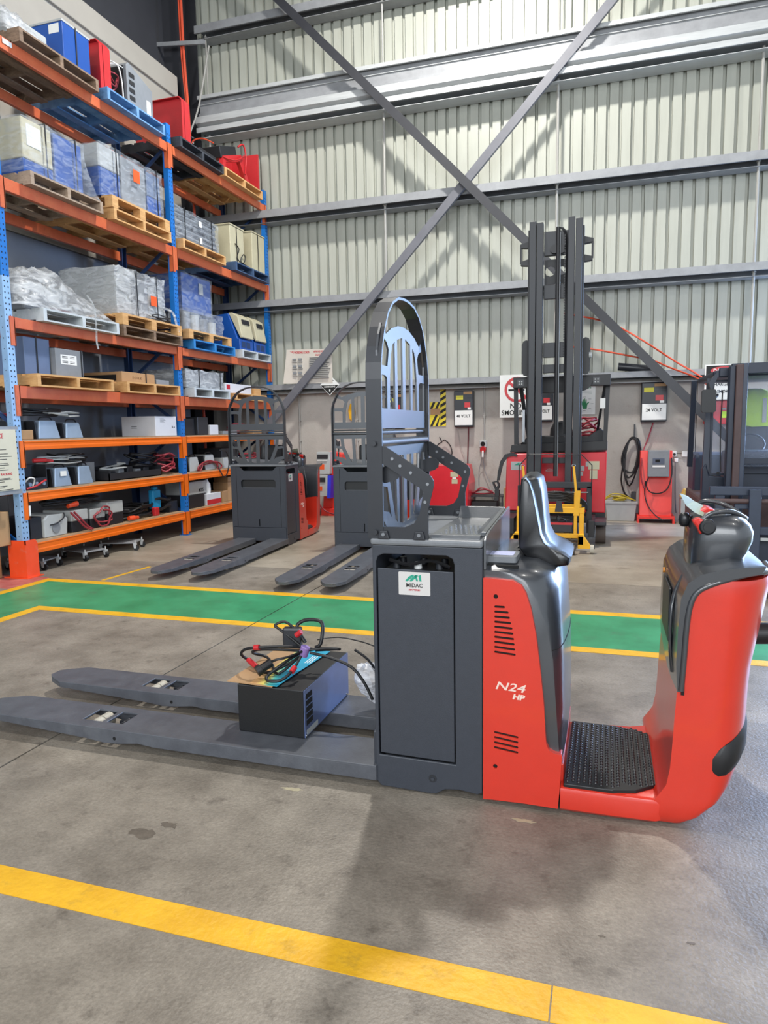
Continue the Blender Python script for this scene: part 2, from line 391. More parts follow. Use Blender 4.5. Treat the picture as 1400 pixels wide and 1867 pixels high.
M_fork = mat('fork_steel', '#46484e', 0.40, hex2='#54575d', scale=9, dirt='#5d5f63', dscale=7, bump=0.08, bscale=120)
M_roll = mat('worn_roller', '#a8a294', 0.5, var=0.12, scale=20)
M_bolt = mat('steel_bolt', '#8d8f92', 0.3, metal=0.8, var=0.05)
M_teal = mat('teal_print', '#1f8f76', 0.6, var=0)
M_grip = mat('grip_black', '#1d1e21', 0.35, var=0.05)
M_paper = mat('green_grey_paper', '#8f9a86', 0.7, var=0.05)
M_vent = mat('vent_shadow', '#120a08', 0.9, var=0)

def make_picker():
    t = thing('order_picker', 'red and charcoal order picker truck in the foreground with battery logo sticker', 'forklift', (-0.83, 2.46, 0))
    Y0, Y1, YC = 2.46, 3.18, 2.82
    X0, X1 = -0.83, -0.412
    out = [(X0, 0.03), (X0 + 0.02, 0.008), (-0.62, -0.0 + 0.004), (-0.585, 0.008), (-0.555, 0.028), (-0.50, 0.034), (-0.43, 0.026), (X1, 0.034), (X1, 0.965), (X0, 0.965)]
    hole = rrect(-0.812, -0.516, 0.136, 0.932, 0.004, 1)
    hole = [(-0.816, 0.136), (-0.513, 0.132), (-0.515, 0.90), (-0.522, 0.922), (-0.545, 0.934), (-0.785, 0.932), (-0.808, 0.922), (-0.816, 0.90)]
    for ya, yb in ((Y0, Y0 + 0.012), (Y1 - 0.012, Y1)):
        MB().prism(out, 'y', ya, yb, [hole]).build('side_frame', M_body, t, bev=0.003)
        yi = Y0 + 0.006 if ya == Y0 else Y1 - 0.014
        p = MB().prism([(-0.812, 0.142), (-0.518, 0.138), (-0.520, 0.872), (-0.812, 0.876)], 'y', yi, yi + 0.008).build('side_panel', M_body, t, bev=0.002)
        if ya == Y0:
            st = MB().prism(rrect(-0.729, -0.607, 0.778, 0.866, 0.004), 'y', yi - 0.0015, yi).build('sticker', mat('sticker_grey', '#c2bfbc', .5, var=0), p); st['label'] = 'white battery logo sticker'
            lg = MB()
            for k, (dx, dz) in enumerate(((0, 0), (0.016, 0.001))):
                lg.prism([(-0.703 + dx, 0.832), (-0.696 + dx, 0.829), (-0.668 + dx, 0.853), (-0.676 + dx, 0.856), (-0.690 + dx, 0.848)], 'y', yi - .0022, yi - .0015)
            lg.prism([(-0.668, 0.853), (-0.660, 0.832), (-0.653, 0.832), (-0.660, 0.856)], 'y', yi - .0022, yi - .0015)
            lg.prism([(-0.652, 0.853), (-0.648, 0.832), (-0.640, 0.832), (-0.643, 0.857)], 'y', yi - .0022, yi - .0015)
            o = lg.build('logo_mark', M_teal, p); o['label'] = 'teal slanted M emblem'
            text('MIDAC', 0.0205, (-0.668, yi - .0018, 0.815), (1, 0, 0), (0, 0, 1), M_txt, p, bold=0.0003)
            text('»BATTERIES', 0.0085, (-0.668, yi - .0018, 0.798), (1, 0, 0), (0, 0, 1), M_redtxt, p, bold=0.0002)
    # front plate towards the forks with hand recess
    def fp(poly, xa, xb, holes=(), name='front_plate', m=M_body, bev=0.003): return MB().prism(poly, 'x', xa, xb, holes).build(name, m, t, bev=bev)
    fp([(Y0 + .012, 0.225), (Y1 - .012, 0.225), (Y1 - .012, 0.965), (YC + 0.30, 0.965), (YC + 0.30, 0.962), (YC + 0.24, 0.962), (YC + 0.19, 0.915), (YC - 0.19, 0.915), (YC - 0.24, 0.962), (YC - 0.30, 0.965), (Y0 + .012, 0.965)],
       X0, X0 + 0.012, [rrect(YC - 0.225, YC + 0.225, 0.70, 0.805, 0.03), slot(YC, 0.24, YC, 0.32, 0.006)])
    fp([(Y0 + .012, 0.06), (Y1 - .012, 0.06), (Y1 - .012, 0.222), (Y0 + .012, 0.222)], X0 - 0.012, X0 + 0.012, name='front_sill')
    MB().prism([(X0 + .012, .69), (X0 + .050, .735), (X0 + .050, .81), (X0 + .057, .81), (X0 + .057, .73), (X0 + .018, .684)], 'y', YC - 0.23, YC + 0.23).build('hand_recess', M_tray, t)
    sm = MB()
    for yy in (YC - 0.285, YC + 0.285): sm.box(X0 - 0.0008, X0, yy - 0.002, yy + 0.002, 0.23, 0.95)
    sm.build('panel_seam', M_hole, t)
    MB().box(X1 - 0.012, X1, Y0 + .012, Y1 - .012, 0.04, 0.965).build('rear_plate', M_body, t)
    # battery under the lid
    b = MB().box(-0.80, -0.43, Y0 + 0.03, Y1 - 0.03, 0.07, 0.865).build('battery', M_black, t)
    for i in range(4):
        for j in range(2):
            MB().lathe([(0.0, 0.025), (0.014, 0.024), (0.016, 0.0), (0.0, 0.0)], (-0.76 + i * 0.085, Y0 + 0.09 + j * 0.09, 0.865), 10).build('cell_cap', M_white if (i, j) == (1, 0) else (M_redtxt if (i, j) == (3, 0) else M_bodyd), b, 40)
    MB().tube([(-0.78, Y0 + .06, 0.90), (-0.70, Y0 + .05, 0.885), (-0.62, Y0 + .07, 0.90), (-0.54, Y0 + .05, 0.88)], 0.007, 6).build('cable', M_rubber, b, 40)
    MB().box(X0 - 0.006, X1 + 0.001, Y0 - 0.008, Y1 + 0.008, 0.966, 0.992).build('lid_rim', M_lid, t, bev=0.009)
    bt = MB().cyl((-0.602, Y0 - 0.002, 0.066), (-0.602, Y0, 0.066), 0.015, 20).build('bolt_washer', M_bodyd, t, 40)
    MB().cyl((-0.602, Y0 - 0.007, 0.066), (-0.602, Y0 - 0.002, 0.066), 0.007, 6).build('bolt', M_body, bt)
    # forks
    for ya in (2.448, 2.878):
        yb = ya + 0.232; L0, L1 = -0.826, -2.87
        top = [(L0, ya), (L0, yb), (L1 + 0.13, yb), (L1 + 0.03, yb - 0.055), (L1, yb - 0.085), (L1, ya + 0.085), (L1 + 0.03, ya + 0.055), (L1 + 0.13, ya)]
        yh0, yh1 = ya + 0.065, yb - 0.05
        h1 = [(-2.27, yh0), (-2.165, yh0), (-2.165, yh1), (-2.27, yh1)]; h2 = [(-2.14, yh0), (-2.055, yh0), (-2.055, yh1), (-2.14, yh1)]
        mb = MB(); mb.prism(top, 'z', 0.082, 0.092, [h1, h2])
        side = [(L0, 0.086), (L0, 0.03), (-1.85, 0.034), (-1.93, 0.042), (-2.02, 0.030), (-2.10, 0.024), (-2.2, 0.034), (-2.55, 0.052), (L1 + 0.13, 0.062), (L1 + .13, 0.086)]
        for y in (ya, yb - 0.012): mb.prism(side, 'y', y, y + 0.012)
        mb.box(-2.60, L1 + 0.128, ya + .012, yb - .012, 0.064, 0.082)
        mb.prism([(L1 + 0.13, ya), (L1 + 0.13, yb), (L1 + 0.03, yb - 0.055), (L1 + .008, yb - 0.085), (L1 + .008, ya + 0.085), (L1 + 0.03, ya + 0.055)], 'z', 0.062, 0.082)
        mb.box(L0, -1.6, ya + .012, yb - .012, 0.045, 0.05)
        f = mb.build('fork', M_fork, t, bev=0.004)
        rl = MB().cyl((-2.215, yh0 + .004, 0.052), (-2.215, (yh0 + yh1) / 2 - .003, 0.052), 0.034, 16).cyl((-2.215, (yh0 + yh1) / 2 + .003, 0.052), (-2.215, yh1 - .004, 0.052), 0.034, 16).build('load_roller', M_roll, f, 40)
        lk = MB(); ym = (yh0 + yh1) / 2
        lk.bar((-2.13, ym - .02, .055), (-2.06, ym - .02, .078), .02, .012).bar((-2.13, ym + .025, .06), (-2.06, ym + .025, .068), .02, .012).cyl((-2.10, yh0, .06), (-2.10, yh1, .06), .010, 8)
        lk.build('linkage', M_bodyd, f)
        MB().cyl((-2.05, ya - 0.001, 0.052), (-2.05, ya, 0.052), 0.008, 12).build('pin', M_hole, f)
    # red motor cover, both flanks with louvres
    red = [(-0.408, 0.0), (-0.376, -0.0 + .003), (-0.26, 0.006), (-0.136, 0.004), (-0.130, 0.088), (-0.124, 0.214), (-0.149, 0.215), (-0.170, 0.226), (-0.180, 0.25), (-0.184, 0.30), (-0.189, 0.39), (-0.204, 0.532), (-0.219, 0.653), (-0.238, 0.752),
           (-0.256, 0.808), (-0.272, 0.835), (-0.304, 0.853), (-0.408, 0.858)]
    red = [(x, z * 0.985 + 0.014) for x, z in red]
    vents = [slot(-0.364, 0.756 - k * 0.0187, -0.334 + [0, .013, .018, .022, .027, .030, .033, .035, .037, .039][k], 0.756 - k * 0.0187 - k * 0.0006, 0.0042) for k in range(10)]
    vents += [slot(-0.364, 0.282 - k * 0.0195, -0.283, 0.272 - k * 0.0195, 0.0042) for k in range(4)]
    vents += [circ(-0.363, 0.793, 0.0085), circ(-0.363, 0.150, 0.0085)]
    for ya, yb in ((Y0 - .004, Y0 + .02), (Y1 - .02, Y1 + .004)):
        near_ = ya < 2.6; oy, iy = (ya, ya + .006) if near_ else (yb - .006, yb)
        f = MB().prism(red, 'y', oy, iy, vents).build('motor_cover', M_tred, t)
        k0, k1 = (iy, iy + .001) if near_ else (oy - .001, oy)
        MB().box(-.376, -.285, k0, k1, .57, .805).build('vent_backing', M_vent, f); MB().box(-.376, -.27, k0, k1, .135, .30).build('vent_backing', M_vent, f)
        c0, c1 = (iy + .001, iy + .042) if near_ else (oy - .042, oy - .001)
        MB().prism(red, 'y', c0, c1).build('cover_edge', M_tred, f, bev=.003)
    text('N24', 0.042, (-0.312, Y0 - .0046, 0.459), (1, 0, -0.05), (0, 0, 1), mat('worn_lettering', '#dcc3b6', .6, var=0), t, bold=0.0004, shear=0.25, sx=1.45)
    text('HP', 0.026, (-0.281, Y0 - .0046, 0.424), (1, 0, -0.04), (0, 0, 1), MATS['worn_lettering'], t, bold=0.0012, shear=0.2, sx=1.3)
    # dark moulded cover between the flanks
    A = [(-.417, .06), (-.417, .885), (-.36, .883), (-.298, .875), (-.262, .846), (-.218, .775), (-.182, .688), (-.159, .567), (-.145, .362), (-.135, .228), (-.135, .06)]
    Bm = [(-.417, .06), (-.417, .915), (-.33, .912), (-.22, .903), (-.150, .872), (-.133, .815), (-.125, .69), (-.118, .567), (-.115, .40), (-.116, .231), (-.13, .06)]
    def mixp(k): return [(a[0] * (1 - k) + b[0] * k, a[1] * (1 - k) + b[1] * k) for a, b in zip(A, Bm)]
    rings = []
    for y, k in ((2.481, -0.05), (2.487, 0.05), (2.505, 0.35), (2.54, 0.62), (2.60, 0.8), (2.70, .95), (YC, 1), (2.94, .95), (3.04, .8), (3.10, .62), (3.135, .35), (3.153, .05), (3.159, -.05)):
        rings.append([(x, y, z) for x, z in mixp(k)])
    mc = MB().loft(rings).build('moulded_cover', M_cover, t, 42)
    MB().prism(rrect(-.415, -.30, 2.535, 2.66, .012), 'z', .902, .925).build('console', M_lid, mc, bev=.004)
    MB().prism(rrect(-.405, -.315, 2.57, 2.645, .006), 'z', .925, .9262).build('console_label', mat('label_lilac', '#b9bde0', .5, var=.1, scale=60), mc)
    sl = MB()
    sl.prism(slot(-.36, 2.515, -.30, 2.515, .012), 'z', .88, .8985); sl.prism(slot(-.40, 2.52, -.39, 2.52, .011), 'z', .88, .901)
    sl.build('recess', M_hole, mc)
    sv = MB()
    sv.tube([(-.1665, 2.484, .600), (-.152, 2.504, .600), (-.1385, 2.54, .600), (-.1300, 2.60, .600), (-.1225, 2.70, .601), (-.1200, YC, .601), (-.1225, 2.94, .601)], .0022, 5)
    sv.build('seam', M_hole, mc)
    pk = MB().tube([(-.33, 2.75, .905), (-.30, 2.78, .915), (-.27, 2.77, .905)], .008, 6).tube([(-.34, 2.80, .905), (-.31, 2.84, .918), (-.27, 2.83, .905)], .008, 6).build('cable_loop', M_rubber, mc, 40)
    # lean seat shell
    FW = [(-.300, 1.203), (-.284, 1.206), (-.268, 1.186), (-.254, 1.145), (-.243, 1.09), (-.234, 1.04), (-.225, .99), (-.209, .957), (-.182, .937), (-.150, .925), (-.118, .905), (-.122, .876)]
    FR = [(-.292, 1.212), (-.264, 1.213), (-.238, 1.196), (-.226, 1.15), (-.220, 1.10), (-.215, 1.05), (-.208, .99), (-.190, .955), (-.160, .934), (-.132, .916), (-.113, .897), (-.118, .876)]
    BK = [(-.175, .865), (-.235, .886), (-.285, .908), (-.306, .935), (-.309, 1.02), (-.308, 1.10), (-.303, 1.17)]
    BK2 = [(-.175, .868), (-.235, .888), (-.28, .912), (-.300, .94), (-.303, 1.02), (-.302, 1.10), (-.300, 1.165)]
    def seatring(y, k, inset=0.0, w=0.0):
        P = [(a[0] * (1 - k) + b[0] * k, a[1] * (1 - k) + b[1] * k) for a, b in zip(FW, FR)] + [(a[0] * (1 - k) + b[0] * k, a[1] * (1 - k) + b[1] * k) for a, b in zip(BK, BK2)]
        cx = sum(p[0] for p in P) / len(P); cz = sum(p[1] for p in P) / len(P)
        return [(x + (-.26 - x) * inset * .3, y, z + (1.0 - z) * inset * .12) for x, z in P]
    rs = [seatring(2.660, 0, .55), seatring(2.664, 0, .2), seatring(2.675, 0), seatring(2.692, .02), seatring(2.705, .25), seatring(2.718, .75), seatring(2.735, 1), seatring(2.80, 1.12), seatring(YC + .02, 1.15)]
    rs += [[(x, 2 * (YC + .02) - y, z) for x, y, z in r] for r in reversed(rs[:-1])]
    MB().loft(rs).build('seat_shell', M_seat, t, 50)
    MB().prism([(-.305, .90), (-.305, 1.05), (-.29, 1.05), (-.20, .90)], 'y', 2.70, 2.98).box(-.26, -.225, 2.72, 2.96, .86, .91).tube([(-.225, 2.70, .90), (-.215, 2.70, .872), (-.18, 2.71, .868), (-.175, 2.74, .875)], .005, 6).build('seat_bracket', M_rubber, t)
    # storage tray
    tx0, tx1, ty0, ty1 = -.625, -.425, 2.52, 3.13
    mb = MB(); zt = 1.04
    mb.box(tx0, tx1, ty0, ty1, .985, .997)
    mb.prism([(2.475, .885), (2.475, .992), (2.50, 1.004), (2.58, 1.014), (3.09, 1.043), (3.14, 1.043), (3.14, .885)], 'x', X1 + .001, X1 + .010)
    mb.loft([[(tx1 + .012, y, z), (tx1 - .006, y, z), (xi, yi, .997), (tx1 + .005, y, .99)] for y, z, xi, yi in ((2.56, 1.0105, tx1 - .03, 2.56), (2.70, 1.019, tx1 - .045, 2.70), (3.09, 1.041, tx1 - .055, 3.05))])
    mb.prism([(ty1 + .01, .985), (ty1 + .01, 1.041), (ty1 - .004, 1.041), (ty1 - .055, .997), (ty1 - .05, .985)], 'x', tx0, tx1)
    mb.prism([(ty0 - .035, .992), (ty0 - .025, 1.006), (ty0 + .0, 1.007), (ty0 + .03, .997), (ty0, .99)], 'x', tx0, tx1)
    tr = mb.build('storage_tray', M_tray, t, bev=.003)
    g_ = MB(); random.seed(3)
    for i in range(8):
        for j in range(6):
            xx = tx0 + .035 + i * .02 + (j % 2) * .01; yy = ty0 + .05 + j * .045
            g_.lathe([(0.0, .006), (.004, .0045), (.006, 0), (0, 0)], (xx, yy, .997), 8)
    tag(g_.build('grip_studs', M_lid, tr, 60), kind='stuff')
    # operator platform
    def pf(i): # outline of the platform base
        return [(-.128, 2.452 + i), (.05, 2.452 + i), (.20 - i, 2.456 + i), (.30 - i, 2.52 + i), (.35 - i, 2.65), (.37 - i, YC), (.36 - i, 2.99), (.31 - i, 3.12 - i), (.24 - i, 3.16 - i), (.20 - i, 3.10 - i), (.14 - i, 3.072 - i), (.02, 3.062 - i), (-.128, 3.055 - i)]
    mb = MB().loft([[(x, y, z) for x, y in pf(i)] for z, i in ((.008, .02), (.022, .004), (.085, 0), (.098, .005), (.104, .014))])
    p = mb.build('platform_base', M_tred, t, 35)
    bt = MB().cyl((-.105, 2.459, .052), (-.105, 2.462, .052), .011, 18).build('bolt_ring', M_vent, p, 40)
    MB().cyl((-.105, 2.457, .052), (-.105, 2.459, .052), .009, 18).build('bolt', M_tred, bt, 40)
    mt = [(-.118, 2.462), (.05, 2.462), (.13, 2.482), (.215, 2.555), (.255, 2.64), (.262, 2.76), (.250, 2.88), (.215, 2.96), (.15, 3.005), (.05, 3.025), (-.112, 3.03)]
    pm = MB().prism(mt, 'z', .100, .116).build('foot_mat', M_rubber, t, bev=.004)
    nb = MB(); st = .0225
    i = 0; xx = -.105
    while xx < .25:
        yy = 2.485 + (i % 2) * st * .5
        while yy < 3.01:
            lim = .240 - max(0, abs(yy - 2.75) - .10) ** 2 * 3.4
            if xx < lim and not (xx > .08 and yy < 2.51): nb.lathe([(.0001, .006), (.0045, .0052), (.0066, 0)], (xx, yy, .116), 7)
            yy += st * 1.0
        xx += st * .87; i += 1
    tag(nb.build('mat_studs', M_seat, pm, 60), kind='stuff')
    MB().box(-.138, -.120, 2.50, 3.06, .05, .17).build('toe_board', M_tred, t, bev=.003)
    # steering column
    def sec(z, xl, xr, e=0.0, dy0=0.0):
        xc = min(.36, xr - .07); pts = [(xl, Y0 + e)]
        for k in range(1, 4): pts.append((xl + (xc - xl) * k / 4, Y0 + e))
        n = 22
        for k in range(n + 1):
            a = -pi / 2 + pi * k / n; c_, s_ = cos(a), sin(a); q = 2 / 2.5
            pts.append((xc + (xr - xc) * abs(c_) ** q, YC + (Y1 - YC - e) * math.copysign(abs(s_) ** q, s_)))
        for k in range(3, 0, -1): pts.append((xl + (xc - xl) * k / 4, Y1 - e))
        pts.append((xl, Y1 - e)); return [(x, y, z) for x, y in pts]
    S = [(.008, .21, .30, .03), (.02, .20, .33, .012), (.05, .19, .375, .003), (.09, .185, .41, 0), (.105, .19, .425, 0), (.125, .205, .44, 0), (.16, .226, .465, 0), (.22, .236, .487, 0), (.28, .24, .500, 0), (.40, .245, .508, 0), (.50, .25, .511, 0), (.57, .252, .517, 0), (.65, .256, .532, 0),
         (.75, .262, .550, 0), (.82, .272, .562, 0), (.86, .29, .569, 0), (.885, .33, .566, .004)]
    cl = MB().loft([sec(z, a, b_, e) for z, a, b_, e in S]).build('steering_column', M_tred, t, 50)
    # dark dash cover hugging the operator side and the top of the column
    D0 = [(.268, .50), (.272, .62), (.276, .72), (.284, .80), (.306, .848), (.352, .876), (.42, .899), (.49, .915), (.50, .94), (.44, .935), (.38, .925), (.31, .905), (.272, .875), (.252, .82), (.246, .71), (.244, .60), (.25, .50)]
    D1 = [(.275, .47), (.275, .62), (.278, .72), (.29, .80), (.31, .84), (.36, .86), (.45, .87), (.555, .868), (.568, .882), (.52, .905), (.44, .925), (.33, .91), (.275, .868), (.247, .80), (.238, .70), (.238, .60), (.248, .47)]
    def dm(k): return [(a[0] * (1 - k) + b[0] * k, a[1] * (1 - k) + b[1] * k) for a, b in zip(D0, D1)]
    rr = [[(x, y, z) for x, z in dm(k)] for y, k in ((Y0 - .006, 0), (Y0 - .004, 0.02), (2.50, .10), (2.56, .35), (2.66, .75), (YC, 1), (2.98, .75), (3.08, .35), (3.14, .1), (Y1 + .004, .02), (Y1 + .006, 0))]
    ds = MB().loft(rr).build('dash_cover', M_cover, t, 46)
    # soft outer bead of the cover
    e = MB().tube([(.262, Y0 - .004, .505), (.268, Y0 - .005, .62), (.272, Y0 - .005, .72), (.281, Y0 - .004, .80), (.303, Y0 - .003, .848), (.352, Y0, .877), (.42, Y0 + .018, .897), (.47, Y0 + .05, .905), (.53, Y0 + .12, .902), (.558, YC - .12, .892), (.570, YC, .887)], .010, 8, smooth=4)
    e.build('cover_edge', M_cover, ds, 60)
    MB().prism([(.262, .49), (.272, .49), (.276, .72), (.266, .72)], 'y', Y0 - .0075, Y0 - .004).build('edge_gap', M_hole, ds)
    MB().box(.236, .244, 2.70, 2.98, .60, .80).build('dash_pocket', M_black, ds, bev=.006)
    MB().tube([(.246, 2.60, .52), (.236, 2.60, .62), (.236, 2.60, .72), (.246, 2.62, .80), (.275, 2.64, .865)], .007, 6, smooth=4).build('dash_ridge', M_cover, ds, 60)
    MB().cyl((.240, 3.05, .80), (.247, 3.05, .80), .011, 12).build('amber_button', mat('amber', '#d98a2a', .4, var=0), ds, 40)
    # rubber bumper band
    ring = [p_ for p_ in sec(0, .24, .536)][10:20]
    mb = MB(); rg = []
    base_s = sec(.27, .24, .500)
    pts = base_s[4:26]
    prof = [(0.0, -.058), (.016, -.054), (.026, -.026), (.026, .026), (.016, .054), (0.0, .058)]
    for i, p_ in enumerate(pts):
        zz = .250 + .075 * sin(pi * i / (len(pts) - 1)); nrm = Vector((p_[0] - .36, (p_[1] - YC) * .55, 0)).normalized(); k = 1.0 if 1 < i < len(pts) - 2 else (.75 if i in (1, len(pts) - 2) else .35)
        rg.append([(p_[0] + nrm.x * (o_ * k - .012), p_[1] + nrm.y * (o_ * k - .012), zz + h_ * (0.55 + .45 * k)) for o_, h_ in prof])
    MB().loft(rg).build('bumper', M_rubber, t, 50)
    # tow arm on the far end
    arm = MB().cyl((.49, 2.87, .60), (.555, 2.87, .603), .030, 16).cyl((.55, 2.87, .605), (.76, 2.87, .622), .041, 20).build('arm_grip', M_rubber, t, 50, bev=.006)
    MB().box(.515, .555, 2.845, 2.895, .545, .572).cyl((.545, 2.84, .557), (.545, 2.85, .557), .009, 10).build('arm_bracket', M_bolt, arm, bev=.003)
    # tiller head
    H = [(.862, .302, .440, .122), (.873, .298, .460, .134), (.90, .296, .482, .142), (.94, .295, .502, .150), (.98, .296, .516, .154), (1.01, .298, .518, .152), (1.035, .304, .508, .146), (1.055, .315, .490, .132), (1.068, .332, .468, .11), (1.076, .352, .446, .08)]
    def hs(z, a, b_, hw):
        cx = a + (b_ - a) * .42; o_ = []
        for k in range(28):
            an = 2 * pi * k / 28; c_, s_ = cos(an), sin(an); q = 2 / 3.3
            o_.append((cx + ((b_ - cx) if c_ > 0 else (cx - a)) * math.copysign(abs(c_) ** q, c_), YC + hw * math.copysign(abs(s_) ** q, s_), z + (b_ - a) * .0 + (.02 * (cx - a) * 0)))
        return o_
    hd = MB().loft([hs(*h) for h in H]).build('tiller_head', M_cover, t, 50)
    MB().tube([(.33, YC - .125, 1.050), (.37, YC - .11, 1.080), (.44, YC - .08, 1.083), (.50, YC, 1.05), (.44, YC + .08, 1.09), (.37, YC + .11, 1.10), (.33, YC + .125, 1.055)], .009, 8, smooth=5).build('handle_loop', M_cover, hd, 60)
    gp = MB().cyl((.352, YC - .165, 1.036), (.352, YC - .125, 1.036), .028, 20).build('twist_grip_mount', M_grip, t, 40, bev=.006); MB().cyl((.352, YC + .125, 1.036), (.352, YC + .165, 1.036), .028, 20).build('twist_grip_mount', M_grip, t, 40, bev=.006)
    MB().cyl((.352, YC - .169, 1.036), (.352, YC - .165, 1.036), .015, 16).build('grip_cap', M_black, gp, 40)
    MB().lathe([(0, .027), (.012, .025), (.019, .015), (.021, 0), (.019, -.015), (.012, -.025), (0, -.027)], (.288, YC - .03, 1.045), 14).cyl((.29, YC - .03, 1.045), (.33, YC + .0, 1.04), .018, 12).build('grip', M_grip, gp, 50)
    MB().prism([(.30, 1.055), (.325, 1.068), (.345, 1.055), (.342, 1.02), (.328, 1.005), (.318, 1.03)], 'y', YC - .155, YC - .10).prism([(.33, 1.08), (.36, 1.095), (.39, 1.085), (.40, 1.05), (.36, 1.05)], 'y', YC - .05, YC + .06).build('horn_paddle', M_red, gp, bev=.008)
    MB().loft([[(.262, YC - .10, 1.150), (.285, YC - .10, 1.105), (.315, YC - .10, 1.080), (.352, YC - .10, 1.062)], [(.302, YC + .02, 1.128), (.325, YC + .02, 1.110), (.348, YC + .02, 1.098), (.372, YC + .02, 1.085)]], closed=False).build('paper_note', M_paper, gp)
    # load backrest hoop
    hp = [(Y0 - .004, .99), (Y0 - .004, 1.58), (2.461, 1.64), (2.478, 1.70), (2.515, 1.775), (2.56, 1.835), (2.62, 1.88), (2.70, 1.91), (2.77, 1.918)]
    hp = hp + [(YC, 1.92)] + [(2 * YC - y, z) for y, z in reversed(hp)]
    mb = MB(); rings = []
    for i, (y, z) in enumerate(hp):
        a_ = hp[max(0, i - 1)]; b_ = hp[min(len(hp) - 1, i + 1)]
        dx, dz = b_[0] - a_[0], b_[1] - a_[1]; l = math.hypot(dx, dz); ny, nz = dz / l, -dx / l
        rings.append([(-.843, y, z), (-.783, y, z), (-.783, y + ny * .010, z + nz * .010), (-.843, y + ny * .010, z + nz * .010)])
    MB().loft(rings).build('backrest_hoop', M_bodyd, t)
    # upper and lower guard plates with cut-outs, cut in plane s (across) / z
    def P2(pts): return [(YC + s_, z) for s_, z in pts]
    W_ = .352
    outer = [(-W_, 1.40), (W_, 1.40), (W_, 1.66), (.338, 1.70), (.315, 1.755), (.285, 1.80)]
    up = [(-W_, 1.40), (W_, 1.40), (W_, 1.685), (.33, 1.745), (.30, 1.79), (.245, 1.755), (.17, 1.785), (.08, 1.805), (0, 1.81), (-.08, 1.805), (-.17, 1.785), (-.245, 1.755), (-.30, 1.79), (-.33, 1.745), (-W_, 1.685)]
    hl = []
    for sgn in (1, -1):
        hl.append([(sgn * x, z) for x, z in ((.022, 1.475), (.098, 1.475), (.098, 1.75), (.022, 1.765))])
        hl.append([(sgn * x, z) for x, z in ((.132, 1.475), (.205, 1.475), (.20, 1.60), (.185, 1.68), (.165, 1.722), (.132, 1.738))])
        hl.append([(sgn * x, z) for x, z in ((.24, 1.475), (.335, 1.475), (.335, 1.60), (.262, 1.60), (.238, 1.59))])
        hl.append([(sgn * x, z) for x, z in ((.232, 1.635), (.335, 1.635), (.335, 1.675), (.30, 1.745), (.236, 1.725), (.212, 1.70))])
    MB().prism(P2(up), 'x', -.806, -.798, [P2(h) for h in hl]).build('upper_guard_plate', M_plate, t)
    lo = [(-W_, 1.335), (W_, 1.335), (W_, 1.06), (.30, 1.045), (.22, .975), (-.22, .975), (-.30, 1.045), (-W_, 1.06)]
    hl = []
    for sgn in (1, -1):
        hl.append([(sgn * x, z) for x, z in ((.022, 1.29), (.098, 1.29), (.088, 1.015), (.022, 1.005))])
        hl.append([(sgn * x, z) for x, z in ((.135, 1.29), (.235, 1.29), (.225, 1.20), (.15, 1.035), (.122, 1.02))])
        hl.append([(sgn * x, z) for x, z in ((.272, 1.29), (.325, 1.29), (.325, 1.215), (.262, 1.205))])
        hl.append([(sgn * x, z) for x, z in ((.255, 1.175), (.325, 1.185), (.325, 1.09), (.235, 1.075), (.205, 1.05))])
    MB().prism(P2(lo), 'x', -.806, -.798, [P2(h) for h in hl]).build('lower_guard_plate', M_plate, t)
    MB().cyl((-.80, Y0, 1.347), (-.80, Y1, 1.347), .017, 14).cyl((-.812, Y0, 1.385), (-.812, Y1, 1.385), .010, 10).build('cross_bar', M_plate, t, 40)
    # side brackets of the backrest
    bo = [(-.79, 1.335), (-.775, 1.335), (-.60, 1.225), (-.590, 1.208), (-.590, 1.19), (-.612, 1.10), (-.611, .992), (-.79, .992), (-.79, 1.035), (-.70, 1.035), (-.665, 1.05), (-.645, 1.08), (-.628, 1.165), (-.636, 1.178), (-.79, 1.275)]
    for ya in (Y0 - .002, Y1 - .006):
        b_ = MB().prism(bo, 'y', ya, ya + .008).build('backrest_bracket', M_bodyd, t)
        for bx, bz in ((-.745, 1.288), (-.715, 1.262), (-.675, 1.237), (-.612, 1.196), (-.622, 1.13)):
            MB().cyl((bx, ya - .003, bz), (bx, ya + .011, bz), .006, 10).build('bolt', M_bolt, b_, 40)
        for bx in (-.782, -.645):
            MB().prism([(bx - .022, .99), (bx + .024, .99), (bx + .016, 1.022), (bx - .014, 1.022)], 'y', ya - .012, ya).build('foot_clamp', M_bodyd, b_, bev=.003)
            MB().cyl((bx + .002, ya - .018, 1.008), (bx + .002, ya - .012, 1.008), .007, 8).build('bolt', M_lid, b_, 40)
        MB().prism(slot(-.79, 1.225, -.752, 1.235, .030), 'y', YC + (-.33 if ya < 2.6 else .30), YC + (-.325 if ya < 2.6 else .305)).build('hinge_lug', M_bodyd, b_)
    for zz in (1.345, 1.015): MB().cyl((-.812, Y0 - .018, zz), (-.812, Y0 - .014, zz), .010, 8).build('bolt', M_bodyd, t, 40)
    return t

near = make_picker()
e = MB().prism([(0, 0), (1, 0), (1, 1), (0, 1)], 'z', 0, .1)
c1 = dup(near, None, (-4.36 + .72, 7.60, 0), R(93.5), 'charcoal and red order picker parked right beside the racking, forks towards the green walkway')
c2 = dup(near, None, (-2.235, 7.45, 0), R(93.2), 'order picker parked behind the foreground truck, half hidden by its tall backrest')
for c in (near, c1, c2): c['group'] = 'order picker trucks'
